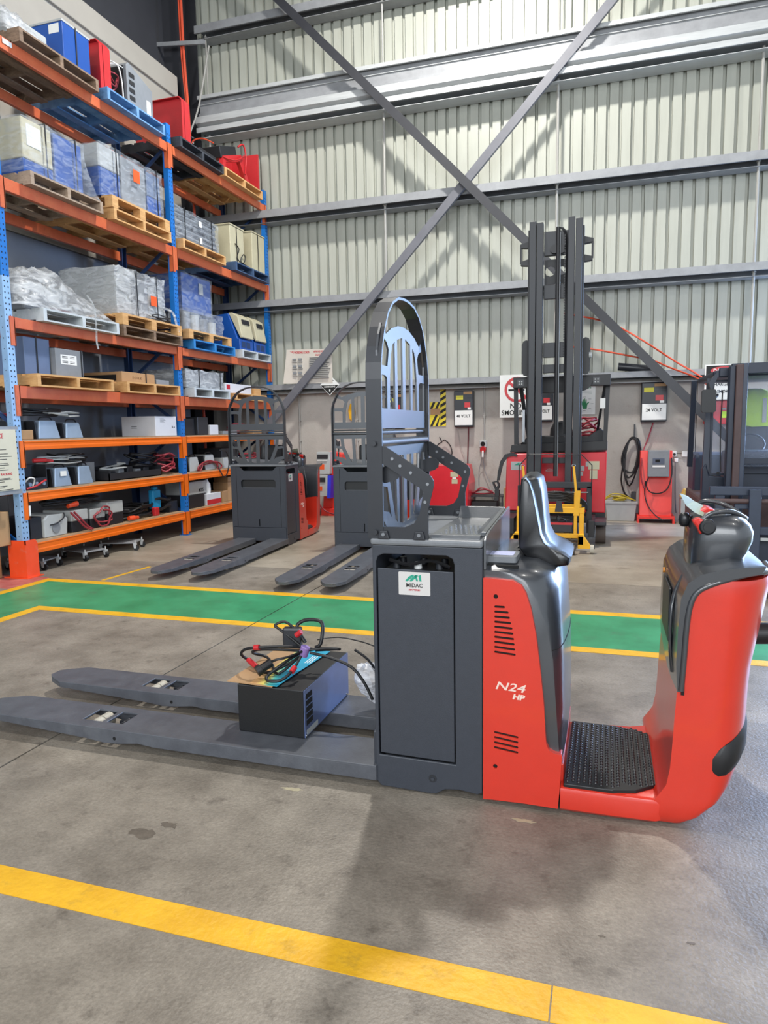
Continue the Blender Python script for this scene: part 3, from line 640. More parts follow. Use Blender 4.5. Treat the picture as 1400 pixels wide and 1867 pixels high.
# ---------------------------------------------------------------- pallet racking
M_board = mat('particle_board', '#a58a6a', 0.8, var=0.12, scale=18)
M_pine = mat('pine', '#b98a55', 0.7, hex2='#cfa36c', scale=4, stretch=(3, 1, 8), dirt='#8f6a42', dscale=9)
M_oldwood = mat('weathered_wood', '#6a5646', 0.8, hex2='#87705b', scale=5, stretch=(3, 1, 8), dirt='#463a30', dscale=7)
M_grwood = mat('grey_wood', '#8a7766', 0.8, hex2='#a08d7a', scale=5, stretch=(3, 1, 8), dirt='#6a5a4c', dscale=7)
M_bluewood = mat('blue_wood', '#4a78a8', 0.6, hex2='#6d97c0', scale=6, dirt='#35587c', dscale=9)
M_bluewood2 = mat('bright_blue_wood', '#1f6cab', 0.55, hex2='#2f7fbe', scale=6, dirt='#1b4f7c', dscale=9)
M_dkblue = mat('dark_blue_wood', '#2b4260', 0.6, hex2='#40597a', scale=6)
M_whwood = mat('white_wood', '#a9b0b4', 0.6, hex2='#c3c9cb', scale=6, dirt='#6f7a82', dscale=9)
M_dkwood = mat('black_wood', '#24262b', 0.6, hex2='#3a3e45', scale=6)
POST = [(5.34, 5.43), (8.12, 8.21), (10.80, 10.885)]
LV = dict(A=(4.95, 5.06), B=(3.67, 3.785), C=(2.41, 2.51), D=(1.745, 1.865), E=(1.245, 1.33), F=(.735, .825), G=(.215, .315))
rack = thing('pallet_rack', 'tall blue and orange pallet racking of two bays along the left wall', 'racking', (-5.83, 8.1, 0))
def post(x0, x1, ya, yb, front):
    z1 = 5.30; near_post = ya < 6
    def ch(za, zb, m, nm='upright'):
        s_ = 1 if front else -1; xf, xb = (x1, x0) if front else (x0, x1); t_ = .004 * s_
        p = [(xf, ya), (xf, yb), (xb, yb), (xb, yb - .012), (xf - t_ * 3, yb - .012), (xf - t_ * 3, ya + .012), (xb, ya + .012), (xb, ya)]
        return MB().prism(p, 'z', za, zb).build(nm, m, rack)
    if near_post and front:
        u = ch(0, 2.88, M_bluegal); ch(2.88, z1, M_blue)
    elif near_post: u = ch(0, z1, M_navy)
    else: u = ch(0, z1, M_blue if front else M_navy)  # rear uprights: shade inside the rack put into the colour as navy
    if front:
        h = MB(); z = .38
        while z < 5.2:
            for k, yy in ((0, ya + .024), (1, yb - .024)):
                h.box(x1 - .001, x1 + .0008, yy - .0055, yy + .0055, z + k * .0 , z + .016)
            z += .052
        tag(h.build('punched_slots', M_hole, u), kind='stuff')
        if near_post:
            h = MB(); z = .40
            while z < 5.2: h.box(x1 - .04, x1 - .032, ya - .0008, ya + .001, z, z + .01); z += .10
            tag(h.build('punched_holes', M_hole, u), kind='stuff')
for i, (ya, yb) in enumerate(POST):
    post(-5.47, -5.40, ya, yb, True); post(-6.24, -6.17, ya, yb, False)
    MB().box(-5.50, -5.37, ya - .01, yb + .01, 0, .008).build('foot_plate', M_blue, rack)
    # frame lacing between front and rear upright
    z = .30; k = 0; yc = (ya + yb) / 2
    while z < 5.0:
        a, b = (-5.46, -6.18) if k % 2 == 0 else (-6.18, -5.46)
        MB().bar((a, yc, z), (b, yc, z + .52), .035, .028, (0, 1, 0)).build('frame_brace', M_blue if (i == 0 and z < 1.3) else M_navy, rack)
        z += .60; k += 1
for key, (z0, z1) in LV.items():
    low = key in 'EFG'; m = M_orange2 if low else M_orange
    for (a0, a1), (b0, b1) in zip(POST, POST[1:]):
        for xf, sgn in ((-5.395, 1), (-6.245, -1)):
            x_in = xf - .045 * sgn; lo, hi = sorted((xf, x_in))
            if low and sgn > 0:
                p = [(xf, z0), (xf, z0 + .035), (xf - .006, z0 + .042), (xf - .006, z1 - .018), (xf - .001, z1 - .012), (xf - .001, z1), (x_in, z1), (x_in, z0)]
                bm_ = MB().prism(p, 'y', a1, b0)
            else: bm_ = MB().box(lo, hi, a1, b0, z0, z1)
            beam = bm_.build('beam', m, rack, bev=.004)
            if sgn > 0:
                dz = .20
                MB().box(-5.401, -5.388, b0 - .012, b0 + .046, z0 - dz, z1 + .004).box(-5.44, -5.388, b0 - .014, b0 - .002, z0 - dz, z1 + .004).build('end_connector', m, beam)
                MB().box(-5.401, -5.388, a1 - .042, a1 + .012, z0 - (dz - .03), z1 + .004).box(-5.44, -5.388, a1 + .002, a1 + .014, z0 - (dz - .03), z1 + .004).build('end_connector', m, beam)
        if not low:
            yj = {0: a1 + 1.62 if key in 'CD' else a1 + 1.30, 1: a1 + 1.25}[0 if a1 < 6 else 1]
    if low:
        for (a0, a1), (b0, b1) in zip(POST, POST[1:]):
            n = 3; L = (b0 - a1) / n
            for k in range(n):
                MB().box(-6.20, -5.415, a1 + k * L + .003, a1 + (k + 1) * L - .003, z1, z1 + .017).build('shelf_board', M_board, rack)
lb = MB().box(-5.3885, -5.3875, 5.55, 5.66, 5.0, 5.045).build('beam_label', M_white, rack)
lb = MB().box(-5.387, -5.386, 5.436, 5.458, .60, .70).build('post_label', M_white, rack)

# bright guard around the foot of the first upright
g_ = thing('rack_post_guard', 'bright orange folded steel guard around the foot of the first rack upright', 'guard', (-5.40, 5.38, 0))
q = [(-5.335, 5.46), (-5.335, 5.305), (-5.55, 5.305), (-5.55, 5.313), (-5.343, 5.313), (-5.343, 5.46)]
gb = []
for z, e in ((0, 0), (.33, 0), (.372, .0)): gb.append([(x, y, z) for x, y in q])
MB().loft(gb[:2]).prism([(.33 * 0 + -5.55 + .03, .372), (-5.335 - .03 + .03, .372), (-5.335, .33), (-5.55, .33)], 'y', 5.305, 5.313).prism([(5.305, .33), (5.46, .33), (5.435, .372), (5.305, .372)], 'x', -5.343, -5.335).build('guard_plate', M_guard, g_)
MB().box(-5.60, -5.31, 5.28, 5.49, 0.002, .010).build('base_plate', M_guard, g_)

# racking notice at the near end
s_ = thing('racking_notice', 'cream notice board with red heading fixed to the end of the racking', 'sign', (-5.34, 5.1, .87))
bd = MB().box(-5.352, -5.344, 4.62, 5.305, .875, 1.445).build('notice_panel', mat('cream_notice', '#c9c3ae', .6, var=.03), s_, bev=.002)
text('MAINTENANCE', .062, (-5.3435, 4.985, 1.385), (0, 1, 0), (0, 0, 1), M_redtxt, bd, sx=.78, bold=.0018)
text('OF RACKING', .062, (-5.3435, 4.945, 1.31), (0, 1, 0), (0, 0, 1), M_redtxt, bd, sx=.78, bold=.0018)
random.seed(11); ln = MB()
for z in (1.26, 1.22, 1.195, 1.17, 1.13, 1.115, 1.09, 1.07, .99, .98, .96, .92, .905, .885):
    ln.box(-5.344, -5.3435, 4.70, 5.12 + random.random() * .13, z - .003, z + .003)
tag(ln.build('fine_print', M_txt, bd), kind='stuff')
text('RACKING', .03, (-5.3435, 5.16, 1.03), (0, 1, 0), (0, 0, 1), M_redtxt, bd, bold=.001)
MB().box(-5.37, -5.352, 4.6, 5.34, 1.445, 1.475).box(-5.37, -5.352, 4.6, 5.34, .835, .875).build('backing_rail', M_galvd, s_)

# ---------------------------------------------------------------- pallets
def pallet(y0, y1, z, m, label, group=None, xf=-5.30, dep=1.12, h=.125, euro=False):
    t = thing('pallet', label, 'pallet', ((2 * xf - dep) / 2, (y0 + y1) / 2, z), group=group)
    bw_ = .10 if euro else .045; ym = (y0 + y1) / 2
    for yy in (y0 + bw_ / 2, ym, y1 - bw_ / 2):
        if euro:
            for xx in (xf - .05, xf - dep / 2, xf - dep + .05):
                MB().box(xx - .05, xx + .05, yy - bw_ / 2, yy + bw_ / 2, z + .018, z + h - .022).build('block', m, t)
            MB().box(xf - dep, xf, yy - bw_ / 2, yy + bw_ / 2, z, z + .018).build('bottom_board', m, t)
        else: MB().box(xf - dep, xf, yy - bw_ / 2, yy + bw_ / 2, z + .016, z + h - .018).build('bearer', m, t)
    n = 6
    for k in range(n):
        xx = xf - dep * k / n; wd = dep / n * .78
        MB().box(xx - wd, xx, y0, y1, z + h - (.022 if euro else .018), z + h).build('top_board', m, t)
    if not euro:
        for k in range(4):
            xx = xf - (dep - .1) * k / 3; MB().box(xx - .1, xx, y0, y1, z, z + .016).build('bottom_board', m, t)
    return t
GP = 'pallets in the racking'
pallet(5.67, 6.75, 5.06, M_oldwood, 'weathered brown pallet at the near end of the top rack level', GP)
pallet(6.89, 7.95, 5.06, M_bluewood, 'pale blue pallet on the top level carrying the black and grey louvred cabinet', GP)
pallet(8.28, 9.36, 5.06, M_dkwood, 'dark pallet on the top level under the second red cover', GP)
pallet(9.40, 10.56, 5.06, M_pine, 'light pine pallet at the far end of the top rack level', GP)
pallet(5.68, 6.70, 3.785, M_grwood, 'grey-brown pallet under the blue and cream shrink-wrapped load', GP)
pallet(6.88, 7.97, 3.785, M_pine, 'lower of the two stacked pine pallets, second level from the top', GP)
pallet(6.86, 7.95, 3.912, M_pine, 'upper of the two stacked pine pallets, second level from the top', GP, euro=True, h=.13)
pallet(8.23, 9.31, 3.785, M_pine, 'pine pallet under the wrapped stack of grey sheets', GP)
pallet(9.60, 10.70, 3.785, M_dkblue, 'dark blue pallet under the two tall cream cabinets', GP)
pallet(5.72, 6.85, 2.51, M_whwood, 'white-painted pallet under the big mound of clear film', GP)
pallet(6.93, 8.105, 2.51, M_oldwood, 'old dark pallet under a pine pallet, third level from the top', GP)
pallet(6.92, 8.10, 2.637, M_pine, 'pine pallet on top of the old dark one under the grey wrapped load', GP, euro=True, h=.13)
pallet(8.37, 9.48, 2.51, M_bluewood2, 'bright blue pallet on the third level from the top', GP)
pallet(8.27, 9.38, 2.637, M_pine, 'pine pallet on top of the bright blue pallet', GP, euro=True, h=.12)
pallet(9.70, 10.66, 2.51, M_whwood, 'white pallet under the two blue and cream machines', GP)
pallet(5.58, 6.70, 1.865, M_pine, 'clean pine pallet under the two grey cabinets', GP)
pallet(6.93, 8.00, 1.865, M_pine, 'clean pine pallet under the brown carton', GP)
pallet(8.33, 9.28, 1.865, M_whwood, 'white pallet under the wrapped flat box, fourth level', GP)
pallet(9.45, 10.45, 1.865, M_pine, 'small pine pallet at the far end of the fourth level', GP, h=.10)

# ---------------------------------------------------------------- loads
M_bcase = mat('blue_case', '#154a98', .35, var=.06)
M_sheet = mat('dark_sheet', '#4d5055', .45, var=.1)
M_bgrey = mat('blue_grey_case', '#5b6b88', .4, var=.07)
M_gcase = mat('grey_case', '#7c8084', .45, var=.08)
M_wcase = mat('cream_case', '#b9b295', .45, var=.06)
M_lcase = mat('light_case', '#a9acab', .45, var=.06)
M_dcase = mat('dark_case', '#202125', .45, var=.1)
M_card = mat('cardboard', '#a5825c', .8, var=.07, scale=5)
M_wcard = mat('white_carton', '#c9cbd0', .6, var=.03)
M_silver = mat('silver_case', '#9fb2c8', .3, metal=.45, var=.06)
M_redcab = mat('dark_red_cable', '#8c2c36', .45, var=.1)
M_redc = mat('red_cover', '#b8242a', .4, var=.06)
M_film = film('clear_wrap', '#c6ced6', .20, .10, 5)
M_filmw = film('white_wrap', '#bfc2c4', .50, .25, 4)
M_olab = mat('orange_label', '#e2551c', .6, var=0)
M_strap = mat('black_strap', '#15161a', .5, var=0)
def box1(name, label, cat, b, m, group=None, bev=.006, extra=None, rz=None):
    t = thing(name, label, cat, ((b[0] + b[1]) / 2, (b[2] + b[3]) / 2, b[4]), group=group)
    o = MB().box(*b).build('case', m, t, bev=bev)
    if extra: extra(t, b, o)
    if rz: t.rotation_euler = (0, 0, R(rz))
    return t
def strap(t, b, y, off=.004, m=None):
    x0, x1, y0, y1, z0, z1 = b
    MB().box(x1 + off, x1 + off + .003, y - .008, y + .008, z0, z1 + off).box(x0, x1 + off + .003, y - .008, y + .008, z1 + off, z1 + off + .003).build('strap', m or M_strap, t)
def wrap(t, b, m=None, g_=.012, flare=.0, seed=1, amp=.012, zdrop=0, name='shrink_wrap'):
    """loose film skin round a box, wrinkled"""
    x0, x1, y0, y1, z0, z1 = b; x0 -= g_; x1 += g_; y0 -= g_; y1 += g_; z1 += g_; z0 -= zdrop
    rnd = random.Random(seed); nz = 7; rings = []
    def ringpts(z, e, sh=0):
        pts = []; n = 10
        for k in range(n): pts.append((x1 + e, y0 - e + (y1 - y0 + 2 * e) * k / n))
        for k in range(n): pts.append((x1 + e - (x1 - x0 + 2 * e) * k / n, y1 + e))
        for k in range(n): pts.append((x0 - e, y1 + e - (y1 - y0 + 2 * e) * k / n))
        for k in range(n): pts.append((x0 - e + (x1 - x0 + 2 * e) * k / n, y0 - e))
        return [(x + rnd.uniform(-amp, amp) * .6, y + rnd.uniform(-amp, amp) * .6, z + rnd.uniform(-amp, amp)) for x, y in pts]
    for i in range(nz + 1):
        k = i / nz; rings.append(ringpts(z0 + (z1 - z0) * k, flare * (1 - k) ** 2))
    cx, cy = (x0 + x1) / 2, (y0 + y1) / 2
    rings.append([(cx + (p[0] - cx) * .6, cy + (p[1] - cy) * .6, z1 + rnd.uniform(-amp, amp) * .6) for p in rings[-1]])
    rings.append([(cx + (p[0] - cx) * .05, cy + (p[1] - cy) * .05, z1) for p in rings[-1]])
    return MB().loft(rings, cap=False).build(name, m or M_film, t, 35)
def heap(t, x0, x1, y0, y1, z0, hf, m, seed=2, nx=16, ny=26, amp=.02, name='shrink_wrap'):
    rnd = random.Random(seed); V = []; F = []
    for i in range(nx + 1):
        for j in range(ny + 1):
            u = i / nx; v = j / ny; ed = min(1, 6 * min(u, 1 - u)) ** .5 * min(1, 7 * min(v, 1 - v)) ** .5
            V.append((x0 + (x1 - x0) * u + rnd.uniform(-1, 1) * amp * .4, y0 + (y1 - y0) * v + rnd.uniform(-1, 1) * amp * .4, z0 + ed * (hf(u, v) + rnd.uniform(-1, 1) * amp)))
    for i in range(nx):
        for j in range(ny):
            a = i * (ny + 1) + j; F.append((a, a + 1, a + ny + 2, a + ny + 1))
    return MB().add(V, F).build(name, m, t, 60)
def plate(t, x, ya, yb, za, zb, m, name='label', lab=None):
    o = MB().box(x, x + .002, ya, yb, za, zb).build(name, m, t)
    if lab: o['label'] = lab
    return o
def coil(name, label, c, rx, ry, m, r=.008, turns=4, seed=1, h=.08, cat='cable', ax='z'):
    rnd = random.Random(seed); pts = []; n = 9
    for i in range(int(turns * n)):
        a = 2 * pi * i / n; k = 1 + rnd.uniform(-.28, .28)
        p = (rx * k * cos(a), ry * k * sin(a), r + h * (.5 + .5 * sin(a * .37 + seed)) + rnd.uniform(0, h * .3))
        pts.append((c[0] + p[0], c[1] + p[1], c[2] + p[2]) if ax == 'z' else (c[0] + p[2] - h / 2, c[1] + p[1], c[2] + p[0]))
    return single(MB().tube(pts, r, 6, smooth=3), name, m, label, cat, smooth=60)

# --- top level
ZA = 5.185
t = thing('wrapped_goods', 'crumpled white film bundle at the near end of the top level', 'bundle', (-5.8, 5.95, ZA))
MB().box(-6.2, -5.5, 5.72, 6.25, ZA, ZA + .22).build('carton', M_lcase, t, bev=.02)
heap(t, -6.3, -5.42, 5.62, 6.34, ZA, lambda u, v: .30 - .18 * max(0, v - .45) / .55, M_filmw, 5, amp=.03)
t = box1('battery_case', 'glossy blue case with a white label on the top rack level', 'case', (-5.95, -5.45, 6.42, 6.82, ZA, 5.65), M_bcase)
MB().box(-5.62, -5.49, 6.417, 6.42, 5.54, 5.63).build('label', M_white, t)
MB().box(-5.96, -5.445, 6.41, 6.83, 5.645, 5.665).build('lid', M_lcase, t)
strap(t, (-5.95, -5.45, 6.42, 6.82, ZA, 5.66), 6.61)
def redcover(b, label, lean=0, grp='red folded steel covers on the top level'):
    x0, x1, y0, y1, z0, z1 = b
    t = thing('steel_cover', label, 'cover', ((x0 + x1) / 2, (y0 + y1) / 2, z0), group=grp)
    MB().prism([(x0, z0), (x1, z0), (x1, z1 - .05), (x1 - .04, z1), (x0, z1)], 'y', y0 + .004, y0 + .012).build('panel', M_redc, t)
    MB().prism([(x1 - .008, z0), (x1, z0), (x1, z1 - .05), (x1 - .04, z1), (x0, z1), (x0, z1 - .008), (x1 - .043, z1 - .008), (x1 - .008, z1 - .055)], 'y', y0 - .05, y1).build('flange', M_redc, t)
    return t
redcover((-5.95, -5.48, 7.07, 7.20, ZA, 5.78), 'red folded cover standing right beside the blue case')
coil('cable', 'red and white cable bundle hanging beside the first red cover', (-5.55, 7.28, ZA), .05, .10, M_redcab, .009, 4, 4, .32)
single(MB().tube([(-5.52, 7.22, 5.60), (-5.46, 7.30, 5.62), (-5.44, 7.34, 5.45), (-5.43, 7.34, 5.25), (-5.42, 7.36, 5.19)], .008, 6).tube([(-5.75, 7.1, 5.62), (-5.6, 7.3, 5.70), (-5.5, 7.45, 5.66)], .007, 6), 'cable', M_white, 'thin white cable drooping down to the pale blue pallet', 'cable', smooth=60)
t = thing('charger_cabinet', 'black and grey cabinet with louvres on the pale blue pallet', 'cabinet', (-5.7, 7.7, ZA))
MB().prism([(7.46, ZA), (7.95, ZA), (7.95, 5.60), (7.50, 5.74), (7.46, 5.70)], 'x', -5.95, -5.46).build('case', M_gcase, t, bev=.004)
MB().box(-5.93, -5.50, 7.452, 7.46, ZA + .01, 5.69).build('end_panel', M_dcase, t)
for k in range(5): MB().box(-5.46, -5.455, 7.50, 7.60, ZA + .06 + k * .085, ZA + .11 + k * .085).build('louvre', M_dcase, t)
plate(t, -5.459, 7.82, 7.90, 5.25, 5.45, M_white, 'switch_panel')
redcover((-6.25, -5.47, 8.66, 8.80, ZA, 5.84), 'large red folded cover on the dark pallet')
t = box1('charger_tray', 'low black charger tray in front of the pine pallet on the top level', 'tray', (-6.1, -5.4, 9.0, 9.33, ZA, 5.29), M_dcase)
box1('charger_tray', 'flat black tray behind the second red cover on the dark pallet', 'tray', (-6.1, -5.36, 8.84, 8.99, ZA, 5.26), M_dcase)
coil('cable', 'grey cables heaped behind the big red cover on the top level', (-5.7, 8.95, 5.26), .15, .06, M_steel, .012, 4, 6, .16)
t = thing('red_cabinet', 'red cabinet with its black charger tilted on top, far end of the top level', 'cabinet', (-5.7, 10.4, ZA))
MB().prism([(10.30, ZA), (10.72, ZA), (10.72, 5.82), (10.40, 5.80)], 'x', -5.95, -5.90).box(-5.95, -5.44, 10.70, 10.74, ZA, 5.82).build('case', M_redc, t)
MB().prism([(9.55, ZA), (9.60, 5.42), (10.15, 5.62), (10.45, ZA), (10.35, ZA), (10.1, 5.50), (9.68, 5.36), (9.63, ZA)], 'x', -5.50, -5.44).build('frame', M_redc, t)
MB().box(-5.9, -5.45, 9.55, 10.05, 5.46, 5.62, rot('X', 18, (-5.7, 9.8, 5.5))).build('charger', M_dcase, t, bev=.01)
MB().tube([(-5.46, 10.10, 5.72), (-5.42, 10.2, 5.78), (-5.41, 10.25, 5.6), (-5.42, 10.22, 5.35)], .014, 6).tube([(-5.44, 9.6, 5.4), (-5.40, 9.9, 5.45), (-5.40, 10.2, 5.62)], .012, 6).build('cable', M_redc, t, 60)

# --- second level
ZB = 3.91
t = thing('wrapped_load', 'shrink-wrapped load of cream and blue cases at the near end, second level from the top', 'load', (-5.8, 6.16, ZB))
b = (-6.3, -5.42, 5.74, 6.56, ZB, 4.45)
MB().box(-6.3, -5.43, 5.74, 6.13, ZB + .16, 4.45).build('case', M_wcase, t, bev=.01)
MB().box(-6.3, -5.43, 5.74, 6.13, ZB, ZB + .155).build('case', M_bcase, t, bev=.01)
MB().box(-6.3, -5.43, 6.16, 6.56, ZB, 4.45).build('case', M_bcase, t, bev=.01)
MB().box(-5.435, -5.425, 5.80, 5.98, 4.20, 4.40).build('panel', M_white, t)
wrap(t, b, flare=.10, seed=3); strap(t, b, 6.02, .02); strap(t, b, 6.44, .02)
t = thing('wrapped_load', 'wrapped row of blue and grey cases with an orange label on the stacked pine pallets', 'load', (-5.8, 7.45, 4.042))
Z2 = 4.043; b = (-6.25, -5.42, 6.84, 7.98, Z2, 4.61)
MB().box(-6.25, -5.44, 6.84, 7.20, Z2, 4.36).build('case', M_bcase, t, bev=.01)
MB().box(-6.25, -5.44, 6.84, 7.20, 4.365, 4.61).build('case', M_lcase, t, bev=.01)
MB().box(-6.25, -5.44, 7.23, 7.68, Z2, 4.60).build('case', M_gcase, t, bev=.01)
MB().box(-6.25, -5.44, 7.71, 7.98, Z2, 4.30).build('case', M_bcase, t, bev=.01)
MB().box(-6.25, -5.44, 7.71, 7.98, 4.305, 4.58).build('case', M_bgrey, t, bev=.01)
wrap(t, b, seed=4); strap(t, b, 7.10, .02); strap(t, b, 7.86, .02)
plate(t, -5.40, 7.40, 7.52, 4.36, 4.50, M_olab, lab='bright orange label')
t = thing('sheet_stack', 'wrapped stack of thin grey sheets on a pine pallet, second level from the top', 'stack', (-5.8, 8.75, ZB))
b = (-6.2, -5.42, 8.235, 9.30, ZB, 4.34); n = 15
for k in range(n):
    zz = ZB + (4.33 - ZB) * k / n; dj = random.uniform(-.012, .012)
    MB().box(-6.2, -5.43 + dj, 8.25 + dj, 9.28 + dj, zz + .003, zz + .026).build('sheet', M_sheet if k % 3 else M_gcase, t)
wrap(t, b, seed=8, amp=.01); strap(t, b, 8.45, .02); strap(t, b, 9.12, .02)
plate(t, -5.40, 8.80, 8.86, 4.20, 4.28, M_white); plate(t, -5.40, 8.80, 8.86, 3.98, 4.06, M_white)
single(MB().box(-6.2, -6.16, 8.4, 9.2, 4.36, 4.62), 'carton_sheet', M_wcase, 'cream board standing behind the stack of grey sheets', 'board')
def creamcab(y0, y1, z1, label):
    t = thing('rectifier_cabinet', label, 'cabinet', (-5.7, (y0 + y1) / 2, ZB), group='tall cream cabinets on the dark blue pallet')
    MB().box(-5.98, -5.42, y0, y1, ZB, z1 - .02).build('case', M_wcase, t, bev=.008)
    MB().box(-5.99, -5.41, y0 - .01, y1 + .01, z1 - .02, z1).build('lid', M_wcase, t, bev=.005)
    for k in range(3):
        for j in range(5): MB().box(-5.88 + j * .045, -5.855 + j * .045, y0 - .004, y0, (ZB + .06 if y0 < 10 else z1 - .20) + k * .045, (ZB + .09 if y0 < 10 else z1 - .17) + k * .045).build('vent_slot', M_hole, t)
    strap(t, (-5.98, -5.42, y0, y1, ZB, z1), y0 + .19, .006)
    return t
t = creamcab(9.67, 10.09, 4.49, 'tall cream cabinet with a dangling cord, nearer of the pair on the dark blue pallet')
MB().tube([(-5.41, 9.80, 4.22), (-5.39, 9.88, 4.15), (-5.40, 9.83, 4.02), (-5.38, 9.95, 3.95), (-5.38, 10.05, 4.05), (-5.38, 10.0, 4.10), (-5.38, 9.9, 3.98), (-5.36, 10.1, 3.93)], .008, 6).build('cord', M_rubber, t, 60)
t = creamcab(10.36, 10.79, 4.55, 'tall cream cabinet with a round fan, farther of the pair on the dark blue pallet')
MB().cyl((-5.75, 10.355, 4.22), (-5.75, 10.36, 4.22), .085, 20).build('fan', M_hole, t)

# --- third level
ZC = 2.635
t = thing('wrapped_goods', 'big sagging mound of clear film over goods on the white pallet', 'bundle', (-5.8, 6.2, ZC))
MB().box(-6.2, -5.52, 5.70, 6.05, ZC, ZC + .20).build('carton', M_gcase, t, bev=.02)
MB().box(-6.2, -5.60, 5.85, 6.40, ZC + .0, ZC + .30).build('carton', M_lcase, t, bev=.02)
MB().box(-5.58, -5.45, 6.02, 6.30, ZC, ZC + .06).build('carton', mat('maroon', '#5a2a34', .5, var=.2), t, bev=.02)
heap(t, -6.35, -5.34, 5.45, 6.95, ZC, lambda u, v: (.44 - .05 * sin(9 * v)) if v < .45 else .44 - .37 * ((v - .45) / .55) ** .8, M_filmw, 9, amp=.032)
MB().tube([(-5.30, 6.35, 2.86), (-5.26, 6.40, 2.75), (-5.27, 6.43, 2.55), (-5.26, 6.41, 2.38), (-5.25, 6.42, 2.30)], .009, 4).build('film_tail', M_filmw, t)
t = thing('wrapped_load', 'wrapped light grey boxes with an orange label, third level from the top', 'load', (-5.85, 7.55, 2.768))
Z3 = 2.768; b = (-6.25, -5.47, 7.05, 7.98, Z3, 3.32)
MB().box(-6.25, -5.48, 7.05, 7.34, Z3, 3.34).build('case', M_lcase, t, bev=.01)
MB().box(-6.25, -5.48, 7.36, 7.66, Z3 + .05, 3.26).build('case', M_gcase, t, bev=.01)
MB().box(-6.25, -5.48, 7.68, 7.97, Z3 + .05, 3.20).build('case', M_lcase, t, bev=.01)
wrap(t, b, M_filmw, seed=12, amp=.022); strap(t, b, 7.40, .03); strap(t, b, 7.80, .03)
plate(t, -5.435, 7.66, 7.78, 2.97, 3.09, M_olab, lab='round orange label')
MB().tube([(-5.44, 7.9, 2.98), (-5.36, 8.0, 2.93), (-5.33, 8.02, 2.80), (-5.31, 8.04, 2.68)], .018, 4).build('film_tail', M_filmw, t)
coil('cable', 'thin loops of cord at the foot of the wrapped grey boxes', (-5.40, 7.80, 2.77), .04, .16, M_rubber, .006, 4, 3, .07)
t = box1('blue_case', 'tall dark blue case wrapped in film above the bright blue pallet', 'case', (-6.2, -5.60, 8.60, 9.35, 3.07, 3.58), M_bcase)
wrap(t, (-6.2, -5.60, 8.60, 9.35, 2.95, 3.58), seed=14); plate(t, -5.585, 9.02, 9.12, 3.35, 3.50, M_lcase)
MB().box(-6.1, -5.7, 8.7, 9.25, 2.76, 3.07).build('stand', M_navy, t)
t = thing('wrapped_load', 'low wrapped load of grey parts in front of the dark blue case', 'load', (-5.5, 8.86, 2.758))
for k in range(4): MB().cyl((-5.52, 8.50 + k * .22, 2.758), (-5.52, 8.50 + k * .22, 3.02 - .02 * k), .085, 14).build('canister', M_lcase if k % 2 else M_gcase, t, 40)
wrap(t, (-5.66, -5.42, 8.38, 9.32, 2.758, 3.05), seed=15, amp=.02)
def bluemachine(y0, y1, z1, label):
    t = thing('battery_charger', label, 'charger', (-5.7, (y0 + y1) / 2, 2.636), group='blue and cream machines on the white pallet')
    z0 = 2.636
    MB().prism([(-6.05, z0), (-5.36, z0), (-5.36, z0 + .16), (-5.40, z0 + .17), (-5.55, z1), (-6.05, z1 - .04)], 'y', y0, y1).build('case', M_bcase, t, bev=.008)
    MB().prism([(-5.365, z0 + .18), (-5.335, z0 + .19), (-5.40, z1 - .05), (-5.50, z1 + .012), (-5.56, z1 + .012), (-5.54, z1 - .02)], 'y', y0 + .03, y1 - .01).build('front_panel', M_wcase, t, bev=.008)
    MB().box(-5.425, -5.37, y0 + .12, y1 - .08, z1 - .16, z1 - .09, rot('Y', -14, (-5.40, 0, z1 - .12))).build('display', M_dcase, t)
    for k in range(2): MB().box(-5.36, -5.356, y0 + .05 + k * .15, y0 + .17 + k * .15, z0 + .04, z0 + .13).build('vent', M_navy, t)
    return t
bluemachine(9.74, 10.16, 3.19, 'blue and cream charger with sloped front, nearer of the pair on the white pallet')
bluemachine(10.22, 10.60, 3.19, 'blue and cream charger with sloped front, farther of the pair beside the third upright')

# --- fourth level
ZD = 1.991
t = box1('blue_grey_cabinet', 'tall blue-grey cabinet right behind the first rack upright', 'cabinet', (-6.2, -5.48, 5.62, 5.96, ZD, 2.36), M_bgrey); strap(t, (-6.2, -5.48, 5.62, 5.96, ZD, 2.36), 5.78)
t = box1('grey_cabinet', 'lighter grey cabinet with a white data label on the pine pallet', 'cabinet', (-6.2, -5.42, 5.97, 6.37, ZD, 2.28), M_gcase); strap(t, (-6.2, -5.42, 5.97, 6.37, ZD, 2.28), 6.34)
lb = plate(t, -5.42, 6.04, 6.27, 2.12, 2.22, M_white)
pr = MB()
for z in (2.20, 2.185, 2.15, 2.135): pr.box(-5.418, -5.4175, 6.06, 6.14, z, z + .006).box(-5.418, -5.4175, 6.17, 6.24, z, z + .006)
tag(pr.build('fine_print', M_txt, lb), kind='stuff')
t = box1('brown_carton', 'flat brown cardboard carton on a pine pallet, fourth level', 'box', (-6.1, -5.42, 7.0, 7.63, ZD, 2.115), M_card)
MB().box(-6.05, -5.50, 6.997, 7.0, ZD + .02, 2.08).build('open_end', M_hole, t); strap(t, (-6.1, -5.42, 7.0, 7.63, ZD, 2.115), 7.45)
text('E·O·I·K·K', .045, (-5.419, 7.28, 2.05), (0, 1, 0), (0, 0, 1), mat('carton_print', '#6b4b2e', .8, var=0), t)
box1('small_device', 'small dark grey device beside the brown carton', 'device', (-5.8, -5.43, 7.68, 7.95, ZD, 2.06), M_gcase)
t = box1('wrapped_box', 'long flat box wrapped in clear film on the white pallet, fourth level', 'box', (-6.15, -5.42, 8.32, 9.27, ZD, 2.235), M_gcase)
